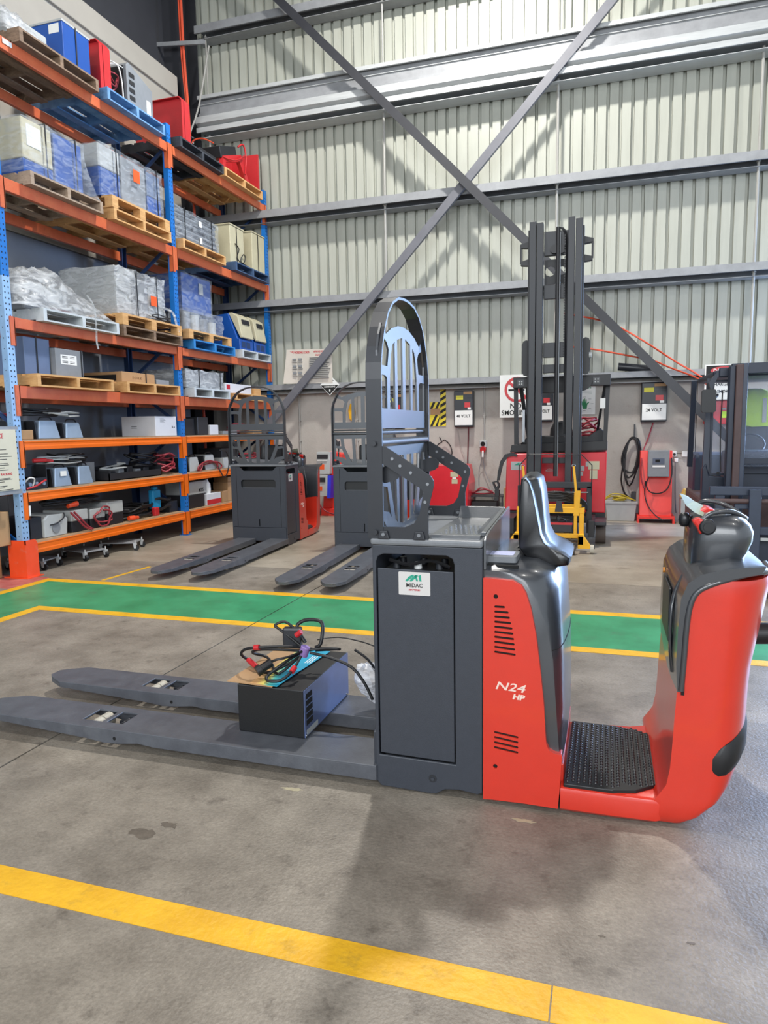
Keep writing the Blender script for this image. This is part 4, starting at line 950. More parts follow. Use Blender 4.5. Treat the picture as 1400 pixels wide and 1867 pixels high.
wrap(t, (-6.15, -5.42, 8.32, 9.27, ZD, 2.235), M_filmw, seed=20); strap(t, (-6.15, -5.42, 8.32, 9.27, ZD, 2.235), 8.62, .02); strap(t, (-6.15, -5.42, 8.32, 9.27, ZD, 2.235), 9.18, .02)
t = box1('white_carton', 'slim white carton with a red mark at the far end of the fourth level', 'box', (-6.0, -5.40, 9.32, 10.12, 1.966, 2.11), M_wcard)
plate(t, -5.40, 9.35, 9.45, 2.02, 2.09, M_redtxt, 'red_mark')
box1('wood_offcut', 'short pine block behind the white carton on the fourth level', 'timber', (-5.9, -5.38, 10.2, 10.4, 1.966, 2.07), M_pine)

# --- open shelves (E, F, G)
ZE, ZF, ZG = 1.348, .843, .333
def silver(name, label, y0, y1, z0, h, x1=-5.47, d=.38, m=None, lab=False, group='silver chargers on the open shelves'):
    t = thing(name, label, 'charger', (x1 - d / 2, (y0 + y1) / 2, z0), group=group)
    w_ = y1 - y0
    MB().loft([[(x1 - d, y0, z0), (x1, y0, z0), (x1, y1, z0), (x1 - d, y1, z0)], [(x1 - d, y0 + w_ * .14, z0 + h), (x1 - .02, y0 + w_ * .14, z0 + h), (x1 - .02, y1 - w_ * .14, z0 + h), (x1 - d, y1 - w_ * .14, z0 + h)]]).build('case', m or M_silver, t, bev=.01)
    MB().prism([(x1 - d, z0), (x1 - .01, z0), (x1 - .03, z0 + h * .96), (x1 - d, z0 + h * .96)], 'y', y0 - .02, y0 - .002).build('side_panel', M_dcase, t)
    MB().tube([(x1 - .05, y0 + w_ * .2, z0 + h), (x1 - .05, y0 + w_ * .3, z0 + h + .03), (x1 - .05, y1 - w_ * .3, z0 + h + .03), (x1 - .05, y1 - w_ * .2, z0 + h)], .007, 6).build('carry_handle', M_rubber, t, 60)
    if lab: plate(t, x1 - .002, y0 + w_ * .35, y1 - w_ * .3, z0 + h * .55, z0 + h * .82, M_white)
    return t
box1('black_case', 'black case behind the first upright on the third open shelf from the floor', 'case', (-5.9, -5.60, 5.46, 5.68, ZE, 1.53), M_dcase)
box1('torn_carton', 'small torn beige carton beside the first upright', 'box', (-5.56, -5.44, 5.47, 5.62, ZE, 1.44), M_card)
silver('silver_charger', 'silver tapered charger nearest the first upright, highest open shelf', 5.72, 6.02, ZE, .19)
silver('silver_charger', 'silver tapered charger, second from the first upright on the highest open shelf', 6.10, 6.36, ZE, .17)
coil('cable', 'black and white cables lying over the two silver chargers, highest open shelf', (-5.62, 5.88, 1.575), .10, .26, M_rubber, .010, 4.5, 2, .06)
coil('cable', 'white cable loop over the second silver charger, highest open shelf', (-5.52, 6.12, 1.56), .08, .19, M_lcase, .008, 2.2, 5, .05)
coil('cable', 'black cables with red plug above the torn carton', (-5.72, 5.58, 1.55), .08, .10, M_redcab, .011, 2.5, 8, .05)
t = box1('white_carton', 'long plain white carton on the highest open shelf beside the middle upright', 'box', (-5.95, -5.44, 7.62, 8.08, ZE, 1.60), M_wcard)
pr = MB()
for k in range(5): pr.box(-5.4395, -5.439, 7.72, 7.80 + .02 * (k % 3), 1.57 - k * .012, 1.573 - k * .012)
pr.box(-5.4395, -5.439, 7.97, 7.99, 1.45, 1.48).box(-5.4395, -5.439, 8.01, 8.04, 1.455, 1.465)
tag(pr.build('fine_print', M_txt, t), kind='stuff')
MB().box(-5.80, -5.72, 7.615, 7.62, 1.45, 1.456).box(-5.80, -5.72, 7.615, 7.62, 1.47, 1.476).build('side_print', M_txt, t)
box1('black_case', 'wide black case just beyond the middle upright, highest open shelf', 'case', (-6.0, -5.50, 8.27, 8.60, ZE, 1.58), M_dcase)
box1('slate_case', 'upright slate grey case beyond the middle upright, highest open shelf', 'case', (-5.9, -5.46, 8.62, 8.89, ZE, 1.60), M_bodyd)
box1('white_box', 'small white cube beside the slate grey case', 'box', (-5.7, -5.46, 8.94, 9.17, ZE, 1.49), M_wcard)
box1('grey_box', 'low grey box behind the parked order picker on the highest open shelf', 'box', (-5.8, -5.46, 9.30, 9.72, ZE, 1.40), M_gcase)
coil('cable', 'tangled red and black cables at the far end of the highest open shelf', (-5.6, 10.0, ZE), .12, .22, M_redcab, .011, 4, 12, .12)
box1('brown_carton', 'small brown carton under tangled cables at the far end, highest open shelf', 'box', (-5.75, -5.44, 10.2, 10.5, ZE, 1.43), M_card)
# F
t = thing('open_charger', 'opened black charger with wires and contactors showing, beside the first upright', 'charger', (-5.65, 5.62, ZF))
MB().box(-5.85, -5.47, 5.47, 5.79, ZF, ZF + .012).box(-5.85, -5.84, 5.47, 5.79, ZF, 1.09).box(-5.85, -5.47, 5.47, 5.48, ZF, 1.09).box(-5.85, -5.47, 5.78, 5.79, ZF, 1.09).box(-5.85, -5.60, 5.47, 5.79, .97, 1.09).build('case', M_dcase, t)
MB().box(-5.478, -5.468, 5.48, 5.78, ZF + .012, .96).build('circuit_panel', M_bodyd, t)
for k in range(3): MB().cyl((-5.468, 5.55 + k * .09, .90), (-5.455, 5.55 + k * .09, .90), .02, 10).build('contactor', M_silver, t, 40)
MB().tube([(-5.46, 5.50, .86), (-5.44, 5.6, .88), (-5.44, 5.7, .92), (-5.46, 5.76, .93)], .009, 6).build('red_wire', M_redc, t, 60)
MB().tube([(-5.46, 5.49, .93), (-5.43, 5.52, .97), (-5.43, 5.58, .95), (-5.46, 5.58, .88)], .008, 6).build('white_wire', M_white, t, 60)
silver('silver_charger', 'silver tapered charger with a white label, middle open shelf', 5.89, 6.14, ZF, .20, lab=True)
silver('silver_charger', 'plain silver tapered charger farther right on the middle open shelf', 6.24, 6.47, ZF, .20)
box1('grey_case', 'grey case behind the second silver charger on the middle open shelf', 'case', (-6.0, -5.62, 6.48, 6.68, ZF, 1.07), M_gcase)
coil('cable', 'white looping cable over the labelled silver charger', (-5.58, 6.10, 1.07), .09, .28, M_lcase, .008, 3.2, 15, .08)
coil('cable', 'black looping cable over the plain silver charger', (-5.60, 6.25, 1.07), .10, .26, M_rubber, .008, 3.5, 16, .09)
single(MB().cyl((-5.55, 5.70, 1.13), (-5.50, 5.82, 1.13), .022, 14).cyl((-5.50, 5.82, 1.13), (-5.49, 5.90, 1.12), .016, 14), 'red_plug', M_redc, 'red industrial plug lying over the opened charger', 'plug', smooth=50)
t = thing('charger_tray', 'long low black charger tray on the middle open shelf left of the middle upright', 'tray', (-5.7, 7.2, ZF))
MB().box(-6.0, -5.46, 6.72, 7.72, ZF, ZF + .012).box(-5.47, -5.46, 6.72, 7.72, ZF, .93).box(-6.0, -5.46, 6.72, 6.73, ZF, .96).box(-6.0, -5.46, 7.71, 7.72, ZF, .98).box(-6.0, -5.99, 6.72, 7.72, ZF, .99).build('case', M_dcase, t)
for k in range(5): MB().box(-5.85, -5.55, 6.85 + k * .16, 6.95 + k * .16, ZF + .012, .95 + .02 * (k % 3)).build('component', M_gcase if k % 2 else M_bodyd, t, bev=.01)
coil('cable', 'white ragged cloth strip and cable over the long black tray', (-5.60, 6.98, .96), .07, .20, M_lcase, .010, 1.6, 21, .06)
coil('cable', 'red cable bundle beside the middle upright on the middle open shelf', (-5.52, 7.90, .86), .09, .15, M_redcab, .012, 5, 22, .20)
coil('cable', 'black cable bundle heaped over the long black tray', (-5.62, 7.55, .96), .10, .24, M_rubber, .012, 5, 23, .14)
silver('silver_charger', 'grey charger with red leads just beyond the middle upright', 8.40, 8.66, ZF, .20, m=M_lcase)
silver('silver_charger', 'grey charger with red leads, second beyond the middle upright', 8.80, 9.08, ZF, .22, m=M_lcase)
coil('cable', 'red leads looping in front of the two grey chargers', (-5.46, 8.85, .86), .10, .28, M_redcab, .011, 4, 25, .03, ax='x')
single(MB().tube([(-5.42, 9.10, 1.12), (-5.38, 9.22, 1.10), (-5.37, 9.28, .95), (-5.37, 9.22, .78), (-5.37, 9.12, .72), (-5.38, 9.05, .80), (-5.42, 9.05, .88)], .009, 6), 'cable', M_rubber, 'dark cable loop hanging over the edge of the middle open shelf', 'cable', smooth=60)
box1('grey_carton', 'pale grey carton left of the parked order picker, middle open shelf', 'box', (-5.9, -5.46, 9.28, 9.75, ZF, 1.0), M_lcase)
box1('black_case', 'black case on top of the pale grey carton', 'case', (-5.9, -5.50, 9.30, 9.72, 1.0, 1.14), M_dcase)
coil('cable', 'pink and black cables at the far end of the middle open shelf', (-5.55, 10.2, ZF), .10, .25, M_redcab, .011, 4, 27, .16)
# G
t = thing('motor_unit', 'grey motor unit with a round fan beside the first upright on the lowest shelf', 'motor', (-5.6, 5.8, ZG))
MB().prism([(5.70, ZG), (6.02, ZG), (6.04, .50), (5.98, .56), (5.76, .57), (5.70, .52)], 'x', -5.85, -5.47).build('case', M_lcase, t, bev=.015)
MB().box(-5.86, -5.50, 5.55, 5.70, ZG, .56).build('black_end', M_dcase, t)
MB().cyl((-5.47, 5.86, .42), (-5.462, 5.86, .42), .055, 20).build('fan', M_gcase, t, 40)
MB().tube([(-5.465, 5.78, .46), (-5.45, 5.86, .47), (-5.45, 5.96, .52), (-5.46, 5.97, .57)], .007, 6).build('wire', M_rubber, t, 60)
for i, (y0, y1, h) in enumerate(((6.09, 6.34, .24), (6.38, 6.62, .22), (6.66, 6.94, .27))):
    t = thing('charger_box', ['grey and black charger box nearest the motor unit on the lowest shelf', 'middle one of three grey and black charger boxes on the lowest shelf', 'tallest grey and black charger box on the lowest shelf'][i], 'charger', (-5.6, (y0 + y1) / 2, ZG), group='grey and black charger boxes')
    MB().box(-5.85, -5.47, y0, y1, ZG, ZG + h * .5).build('base', M_dcase, t, bev=.006)
    MB().box(-5.85, -5.465, y0, y1, ZG + h * .5, ZG + h).build('cover', M_lcase, t, bev=.01)
coil('cable', 'red and black leads draped over the grey charger boxes on the lowest shelf', (-5.58, 6.25, .60), .10, .36, M_rubber, .011, 4, 31, .07)
coil('cable', 'pink lead looping in front of the middle grey charger box', (-5.45, 6.55, .46), .09, .14, M_redcab, .010, 2, 32, .02, ax='x')
single(MB().tube([(-5.44, 6.05, .56), (-5.42, 6.12, .48), (-5.41, 6.22, .38), (-5.40, 6.30, .345)], .011, 6).tube([(-5.44, 6.10, .56), (-5.42, 6.17, .48), (-5.41, 6.27, .38), (-5.40, 6.33, .345)], .011, 6), 'cable', M_redcab, 'pair of red leads hanging down in front of the nearest charger box', 'cable', smooth=60)
single(MB().cyl((-5.50, 6.08, .63), (-5.48, 6.2, .64), .03, 12), 'red_plug', M_guard, 'orange-red plug on top of the grey charger boxes', 'plug', smooth=50)
coil('cable', 'thick black cables coiled on the lowest shelf left of the blue connector', (-5.6, 7.3, ZG), .12, .30, M_rubber, .013, 6, 33, .13)
single(MB().cyl((-5.46, 7.02, .37), (-5.44, 7.10, .37), .028, 12).cyl((-5.44, 7.10, .37), (-5.44, 7.17, .365), .02, 12), 'orange_plug', M_guard, 'orange plug lying at the front edge of the lowest shelf', 'plug', smooth=50)
t = thing('blue_connector', 'bright blue connector housing with a red tail on the lowest shelf', 'connector', (-5.55, 7.66, ZG))
MB().box(-5.58, -5.50, 7.58, 7.74, .42, .66).box(-5.57, -5.51, 7.62, 7.70, .66, .70).build('housing', mat('cyan_plastic', '#1d86b8', .4, var=.05), t, bev=.015)
MB().box(-5.52, -5.46, 7.55, 7.64, ZG, .44).build('tail', M_redc, t, bev=.01)
coil('cable', 'thick black cable curling beside the blue connector', (-5.53, 7.80, ZG + .02), .05, .16, M_rubber, .016, 2.5, 35, .14)
box1('black_case', 'black case beside the middle upright on the lowest shelf', 'case', (-5.85, -5.50, 7.92, 8.10, ZG, .48), M_dcase)
t = box1('white_carton', 'white carton with dark printing on top of a black battery, lowest shelf', 'box', (-5.85, -5.48, 8.34, 8.80, .52, .70), M_lcase)
text('MTS', .07, (-5.479, 8.66, .57), (0, 1, 0), (0, 0, 1), M_txt, t, bold=.002)
box1('black_battery', 'black battery under the white printed carton on the lowest shelf', 'battery', (-5.85, -5.47, 8.30, 8.72, ZG, .52), M_dcase)
t = box1('red_white_box', 'white box with a red base band on the lowest shelf', 'box', (-5.8, -5.45, 8.76, 9.14, ZG, .50), M_wcard)
plate(t, -5.45, 8.76, 9.14, ZG + .01, ZG + .08, M_redc, 'red_band')
single(MB().lathe([(.0, 0), (.05, 0), (.055, .06), (.05, .14), (.02, .18), (.018, .21), (0, .21)], (-5.52, 8.88, .50), 14), 'white_jug', M_white, 'white plastic jug standing on the white and red box', 'jug', smooth=50)
for i, (a, b_, c_, d_, r_) in enumerate(((9.18, 9.40, ZG, .50, 8), (9.42, 9.60, ZG, .62, -6), (9.62, 9.95, ZG, .55, 5))):
    box1('brown_carton', ['folded brown carton leaning right of the red and white box', 'tall brown carton beside the folded one on the lowest shelf', 'brown carton at the far end of the lowest shelf behind the order picker'][i], 'box', (-5.75, -5.47, a, b_, c_, d_), M_card, rz=r_)
box1('brown_carton', 'crumpled brown carton lying on top of the other cartons, lowest shelf', 'box', (-5.75, -5.50, 9.45, 9.9, .62, .70), M_card)

# dollies on the floor under the lowest shelf
def dolly(x, y, rz, label):
    t = thing('dolly', label, 'dolly', (x, y, 0), R(rz), group='small castor dollies under the racking', world=False)
    MB().box(-.20, .20, -.14, .14, .085, .10).build('deck', M_galvd, t, bev=.004)
    for sx in (-.20, .20):
        for sy in (-.13, .13):
            f = MB().prism([(sx - .02, .09), (sx + .02, .09), (sx + .012, .03), (sx - .012, .03)], 'y', sy - .018, sy + .018).cyl((sx, sy, .09), (sx, sy, .125), .008, 8).build('castor', M_galv, t)
            MB().cyl((sx + .01, sy - .015, .034), (sx + .01, sy + .015, .034), .034, 14).build('wheel', M_rubber, f, 40)
    return t
dolly(-5.72, 5.78, 10, 'small castor dolly half hidden behind the orange post guard')
dolly(-5.60, 6.40, -15, 'small castor dolly in the middle of the three under the racking')
dolly(-5.55, 6.98, 20, 'small castor dolly farthest from the orange post guard')
# cartons beyond the near end of the rack
t = box1('brown_carton', 'large brown carton with a white strap seen behind the first upright', 'box', (-6.15, -5.50, 5.0, 5.30, .33, .66), M_card)
MB().box(-5.66, -5.652, 4.995, 5.0, .33, .66).build('strap', M_white, t)
MB().box(-5.80, -5.74, 4.997, 5.0, .42, .46).build('label', M_white, t)
box1('brown_carton', 'brown carton on the floor left of the orange post guard', 'box', (-6.2, -5.62, 4.90, 5.28, 0.002, .31), M_card)
MB_ = MB().box(-6.6, -5.6, 4.9, 5.32, .312, .33)
single(MB_, 'shelf_board', M_steel, 'dark board between the two brown cartons at the near end of the racking', 'board')
# ---------------------------------------------------------------- charger unit lying across the forks
M_unit = mat('charger_black', '#0d0e10', .5, var=.08, scale=20, bump=.05, bscale=200)
M_unitb = mat('charger_blue_side', '#5c6c96', .34, var=.08, scale=12, metal=.3, coat=.6)
M_clear = film('clear_bag', '#e8eaf0', .75, .25, 7)
t = thing('battery_charger', 'black charger box with a blue side lying across the forks of the near truck', 'charger', (-1.345, 2.84, .092))
ux0, ux1, uy0, uy1, uz0, uz1 = -1.505, -1.19, 2.59, 3.12, .0935, .305
MB().box(ux0, ux1 - .004, uy0, uy1, uz0, uz1).build('case', M_unit, t, bev=.004)
sd = MB().box(ux1 - .003, ux1, uy0 + .003, uy1, uz0 + .002, uz1 - .002).build('side_panel', M_unitb, t)
v = MB()
for k in range(5): MB().box(ux1, ux1 + .0012, uy0 + .02, uy0 + .085, uz0 + .05 + k * .029, uz0 + .072 + k * .029).build('vent_slot', M_hole, sd)
MB().box(ux1, ux1 + .001, uy0 + .02, uy0 + .14, uz0 + .006, uz0 + .03).build('data_label', M_lcase, sd)
for yy in (uy0 + .012, uy1 - .03): MB().cyl((ux1, yy, uz0 + .01), (ux1 + .004, yy, uz0 + .01), .005, 8).build('screw', M_bolt, sd, 40)
# printed card on top: plain board, yellow and cyan print
cards = thing('printed_card', 'folded brown card with yellow and cyan print on top of the black charger box', 'card', (-1.42, 2.86, .307))
MB().prism([(-1.56, 2.60), (-1.335, 2.585), (-1.345, 3.11), (-1.55, 3.12)], 'z', .308, .311).build('board', M_card, cards)
cm = bpy.data.materials.new('card_print'); cm.use_nodes = True; nt = cm.node_tree; N = nt.nodes; L = nt.links
tc = N.new('ShaderNodeTexCoord'); sp = N.new('ShaderNodeSeparateXYZ'); L.new(tc.outputs['Generated'], sp.inputs[0])
ad = N.new('ShaderNodeMath'); ad.operation = 'MULTIPLY_ADD'; ad.inputs[1].default_value = .35; L.new(sp.outputs[1], ad.inputs[0]); L.new(sp.outputs[0], ad.inputs[2])
rp = N.new('ShaderNodeValToRGB'); L.new(ad.outputs[0], rp.inputs[0])
rp.color_ramp.elements[0].position = .18; rp.color_ramp.elements[0].color = (*lin('#c0935f'), 1)
rp.color_ramp.elements[1].position = .72; rp.color_ramp.elements[1].color = (*lin('#1799b8'), 1)
e_ = rp.color_ramp.elements.new(.36); e_.color = (*lin('#cdbf5a'), 1); e_ = rp.color_ramp.elements.new(.50); e_.color = (*lin('#4fb0a0'), 1)
L.new(rp.outputs[0], N['Principled BSDF'].inputs['Base Color']); N['Principled BSDF'].inputs['Roughness'].default_value = .5
MB().prism([(-1.45, 2.60), (-1.315, 2.59), (-1.305, 2.75), (-1.27, 3.09), (-1.43, 3.10)], 'z', .3115, .3125).build('print', cm, cards)
for k in range(3): MB().box(-1.325 + k * .012, -1.320 + k * .012, 2.90, 3.0, .3126, .313).build('print_bar', M_white, cards)
# cable bundle on top, built as one cord with tape
cb = thing('charging_cable', 'black charging cable looped on the printed card with red tape marks', 'cable', (-1.40, 2.78, .315))
Z = .325
mb = MB()
mb.tube([(-1.25, 2.85, .40), (-1.33, 2.76, .435), (-1.45, 2.70, .44), (-1.53, 2.71, .42), (-1.575, 2.76, .375), (-1.555, 2.80, .335), (-1.50, 2.76, Z), (-1.42, 2.70, Z), (-1.35, 2.74, .35), (-1.28, 2.80, .39)], .0066, 8)
mb.tube([(-1.28, 2.82, .40), (-1.38, 2.78, .41), (-1.50, 2.78, .40), (-1.56, 2.84, .36), (-1.52, 2.90, Z), (-1.44, 2.80, Z), (-1.36, 2.70, Z), (-1.30, 2.78, .38)], .0066, 8)
mb.tube([(-1.29, 2.79, .40), (-1.33, 2.70, .38), (-1.375, 2.66, .345), (-1.385, 2.63, .33), (-1.36, 2.61, Z), (-1.31, 2.62, .33), (-1.275, 2.66, .36), (-1.268, 2.74, .40)], .0066, 8)
mb.tube([(-1.27, 2.80, .41), (-1.34, 2.80, .46), (-1.40, 2.80, .50), (-1.42, 2.80, .515), (-1.38, 2.82, .53), (-1.34, 2.83, .50)], .006, 8)
mb.tube([(-1.28, 2.82, .44), (-1.33, 2.84, .50), (-1.30, 2.86, .53), (-1.23, 2.86, .535), (-1.205, 2.85, .51), (-1.205, 2.82, .44), (-1.23, 2.82, .42)], .0085, 8)
mb.tube([(-1.27, 2.80, .41), (-1.18, 2.82, .42), (-1.12, 2.84, .415), (-1.16, 2.86, .405), (-1.24, 2.84, .40)], .0066, 8)
mb.tube([(-1.25, 2.80, .40), (-1.15, 2.80, .385), (-1.05, 2.80, .35), (-.99, 2.80, .28), (-.955, 2.80, .21)], .007, 8)
mb.tube([(-1.23, 2.84, .45), (-1.15, 2.90, .45), (-1.05, 2.95, .42), (-.99, 2.98, .39)], .003, 6)
mb.tube([(-1.09, 2.95, .38), (-1.02, 2.94, .34), (-.975, 2.94, .27), (-.965, 2.93, .21)], .006, 6)
mb.tube([(-1.40, 2.70, .375), (-1.36, 2.69, .395), (-1.32, 2.72, .40), (-1.28, 2.78, .41)], .006, 6)
mb.build('cord', M_rubber, cb, 60)
MB().box(-1.385, -1.30, 2.80, 2.845, .415, .505, rot('Z', 12, (-1.34, 2.82, .45))).build('connector_block', M_bodyd, cb, bev=.008)
MB().cyl((-1.425, 2.665, .355), (-1.395, 2.70, .375), .019, 14).cyl((-1.44, 2.65, .345), (-1.425, 2.665, .355), .024, 14).build('round_plug', M_rubber, cb, 40)
for p_, q_ in (((-1.475, 2.700, .437), (-1.45, 2.700, .440)), ((-1.56, 2.795, .342), (-1.50, 2.76, .325)), ((-1.275, 2.655, .358), (-1.27, 2.68, .372)), ((-1.315, 2.800, .475), (-1.29, 2.80, .495))):
    MB().cyl(p_, q_, .0125, 10).build('red_tape', M_redc, cb, 40)
MB().cyl((-1.285, 2.80, .385), (-1.270, 2.80, .425), .022, 12).build('lilac_tie', mat('lilac_tape', '#8a6fa8', .5, var=0), cb, 40)
# plastic bag at the end of the cable
t = thing('plastic_bag', 'small crumpled clear plastic bag between the black charger and the near truck', 'bag', (-1.02, 2.93, .20))
rnd = random.Random(5); rings = []
for z, r_ in ((.14, .010), (.155, .035), (.19, .055), (.23, .068), (.265, .075), (.30, .05), (.315, .01)):
    rings.append([(-1.00 + r_ * cos(2 * pi * k / 16) * rnd.uniform(.7, 1.35) + (z - .2) * -.3, 2.95 + r_ * sin(2 * pi * k / 16) * rnd.uniform(.7, 1.35), z + rnd.uniform(-.012, .012)) for k in range(16)])
MB().loft(rings).build('bag_film', M_clear, t, 25)

# ---------------------------------------------------------------- reach truck with tall mast
M_mast = mat('mast_steel', '#1d2026', .45, var=.06, scale=10)
M_mastk = mat('mast_black', '#17181c', .5, var=.08)
M_rred = mat('reach_red', '#cf2430', .35, var=.05, coat=.3)
M_tyre = mat('tyre_brown', '#4a403a', .7, var=.12)
rt = thing('reach_truck', 'red reach truck with a tall dark mast standing against the back wall', 'forklift', (-.59, 9.0, 0))
def rb(name, b, m=M_mast, bev=.004, par=None): return MB().box(*b).build(name, m, par or rt, bev=bev)
# mast rails: outer, middle and inner channels on both sides
for sx, s_ in ((-.88, 1), (-.29, -1)):
    for k in range(2):
        x0 = sx + s_ * (k * .082); x1 = x0 + s_ * .074
        a, b_ = sorted((x0, x1)); yo = 8.50 - k * .012
        MB().prism([(a, yo), (b_, yo), (b_, yo + .10), (b_ - .012 * 1, yo + .10), (b_ - .012, yo + .014), (a + .012, yo + .014), (a + .012, yo + .10), (a, yo + .10)], 'z', .05 if k == 0 else .10, 3.735 - (k * .02 if s_ > 0 else -.01 * k) + (-.01 if k == 0 and s_ < 0 else 0)).build('mast_rail', M_mast, rt, bev=.004)
    a, b_ = sorted((sx - s_ * .02, sx + s_ * .01)); rb('outer_rail', (a, b_, 8.56, 8.66, .3, 3.66), M_mastk)
rb('mast_crosshead', (-.72, -.44, 8.58, 8.64, 3.36, 3.63)); rb('mast_tie', (-.72, -.44, 8.58, 8.63, 2.87, 3.03)); rb('mast_tie', (-.72, -.44, 8.58, 8.63, 2.20, 2.37)); rb('mast_tie', (-.72, -.44, 8.6, 8.64, 2.02, 2.12)); rb('mast_tie', (-.72, -.44, 8.6, 8.64, .95, 1.02))
cyl = MB().cyl((-.56, 8.55, .8), (-.56, 8.55, 3.66), .024, 12).build('lift_cylinder', M_mastk, rt, 40)
MB().cyl((-.535, 8.53, .8), (-.535, 8.53, 3.60), .007, 8).build('piston_rod', M_bolt, rt, 40)
ch_ = MB()
for z in [2.2 + k * .03 for k in range(46)]: ch_.box(-.487, -.477, 8.54, 8.55, z, z + .022)
tag(ch_.build('lift_chain', M_mastk, rt), kind='stuff')
for xx in (-.455, -.47): MB().tube([(xx, 8.56, 1.3), (xx, 8.56, 2.4), (xx, 8.56, 3.4), (xx - .03, 8.56, 3.62), (xx - .10, 8.56, 3.66)], .008, 6).build('hydraulic_hose', M_mastk, rt, 60)
# bracket cages near the mast head
for s_, xe in ((-1, -.90), (1, -.27)):
    x1 = xe + s_ * .09
    for z in (3.50, 3.30): MB().prism([(xe, z - .03), (x1, z - .02), (x1, z + .02), (xe, z + .045)], 'y', 8.60, 8.68).build('mast_bracket', M_mastk, rt)
    MB().bar((x1, 8.62, 3.30), (x1, 8.62, 3.52), .02, .02, (0, 1, 0)).build('mast_bracket', M_mastk, rt)
cg = [(-.72, 3.33), (-.44, 3.33), (-.44, 3.05), (-.72, 3.05)]
MB().prism(cg, 'y', 8.66, 8.68, [circ(-.655, 3.20, .06, 8), circ(-.52, 3.20, .05, 8)]).build('pulley_plate', M_mastk, rt)
for xx in (-.60, -.52): MB().cyl((xx, 8.54, 3.42), (xx, 8.58, 3.42), .05, 16).build('pulley', M_mastk, rt, 40)
# body
bd_ = MB().prism([(-1.205, .335), (.018, .325), (.025, 1.07), (-1.185, 1.055)], 'y', 8.92, 9.9).build('battery_cover', M_rred, rt, bev=.012)
rb('chassis', (-1.17, .02, 8.94, 9.95, .19, .33), M_mastk)
MB().prism([(-1.15, 1.07), (.03, 1.09), (.03, 1.20), (-.02, 1.205), (-1.13, 1.165)], 'y', 8.96, 9.9).build('deck', M_mastk, rt, bev=.01)
MB().prism([(-1.05, 1.17), (-.95, 1.27), (-.20, 1.26), (-.06, 1.36), (.0, 1.30), (.03, 1.20)], 'y', 9.2, 9.8).build('dash', M_mastk, rt, bev=.01)
MB().lathe([(0, .22), (.10, .20), (.14, .12), (.15, 0), (0, 0)], (-.55, 9.5, 1.24), 14).build('operator_seat', M_mastk, rt, 50)
text('MIDAC', .036, (-1.065, 8.919, .885), (1, 0, 0), (0, 0, 1), M_txt, bd_, bold=.0004, sx=.9)
MB().box(-1.13, -1.00, 8.917, 8.919, .85, .955).build('battery_sticker', M_lcase, bd_)
MB().prism([(-1.09, .91), (-1.04, .94), (-1.02, .94), (-1.03, .91)], 'y', 8.915, 8.917).build('logo_mark', M_teal, bd_)
MB().box(-.33, -.235, 8.917, 8.919, .84, .905).build('label', M_lcase, bd_)
MB().box(-.22 + .0, -.13, 8.917, 8.919, .895, .955).box(-.31, -.25, 8.917, 8.919, .78, .83).build('label', M_lcase, bd_)
MB().box(-.19, -.06, 8.912, 8.914, .86, .96).build('label', M_wcase, bd_); MB().box(-.17, -.08, 8.912, 8.914, .74, .85).build('label', M_wcase, bd_)
MB().tube([(-.70, 8.915, .84), (-.66, 8.915, .865), (-.60, 8.915, .845), (-.66, 8.915, .838), (-.70, 8.915, .84)], .003, 4).build('signature_mark', M_lcase, bd_)
# overhead guard on pillars
rb('overhead_beam', (-1.10, -.82, 8.85, 9.0, 1.87, 2.0), M_mastk); rb('overhead_beam', (-.82, -.3, 8.9, 9.0, 1.80, 2.0), M_mastk); rb('overhead_beam', (-.32, .05, 8.85, 9.0, 1.87, 2.0), M_mastk)
for xx, w_ in ((-1.0, .05), (-.10, .05)):
    lb_ = MB().box(xx - .05, xx + .03, 8.845, 8.85, 1.89, 1.97).build('lamp', M_bodyd, rt)
    for i in range(2):
        for j in range(2): MB().cyl((xx - .025 + i * .03, 8.84, 1.915 + j * .03), (xx - .025 + i * .03, 8.845, 1.915 + j * .03), .009, 8).build('led', M_lcase, lb_, 40)
for p_, q_, w_ in (((-1.085, 9.0, 1.98), (-1.075, 9.0, 1.17), .05), ((-1.03, 9.05, 1.9), (-.94, 9.3, 1.17), .045), ((-1.02, 9.7, 1.98), (-1.0, 9.8, 1.17), .04), ((.025, 9.0, 1.98), (.0, 9.0, 1.20), .05), ((-.01, 9.0, 1.92), (-.10, 9.3, 1.28), .03), ((.0, 9.7, 1.98), (.0, 9.8, 1.17), .04)):
    MB().bar(p_, q_, w_, .045, (0, 1, 0)).build('guard_pillar', M_mastk, rt)
MB().prism([(-1.10, 9.0), (.05, 9.0), (.05, 9.85), (-1.10, 9.85)], 'z', 1.94, 2.0, [[(-1.04 + k * .215, 9.05), (-.88 + k * .215, 9.05), (-.88 + k * .215, 9.8), (-1.04 + k * .215, 9.8)] for k in range(5)]).build('overhead_guard', M_mastk, rt)
MB().prism(circ(-.28, 1.93, .12, 20)[10:] + [(-.16, 1.93)], 'y', 8.80, 8.84).build('fan_guard', M_mastk, rt)
for xx in (-.93, -.24):
    MB().prism(slot(xx, 2.05, xx, 2.38, .05), 'y', 8.72, 8.78).build('beacon_mount', M_mastk, rt)
MB().cyl((-.20, 8.72, 2.22), (-.17, 8.72, 2.22), .035, 14).build('round_lamp', M_lcase, rt, 40)
MB().box(-1.0, -.97, 8.99, 9.0, 1.20, 1.60).build('grip_rail', M_bolt, rt)
MB().box(-.065, -.005, 8.94, 8.95, 1.60, 1.72).build('paper_tag', M_white, rt)
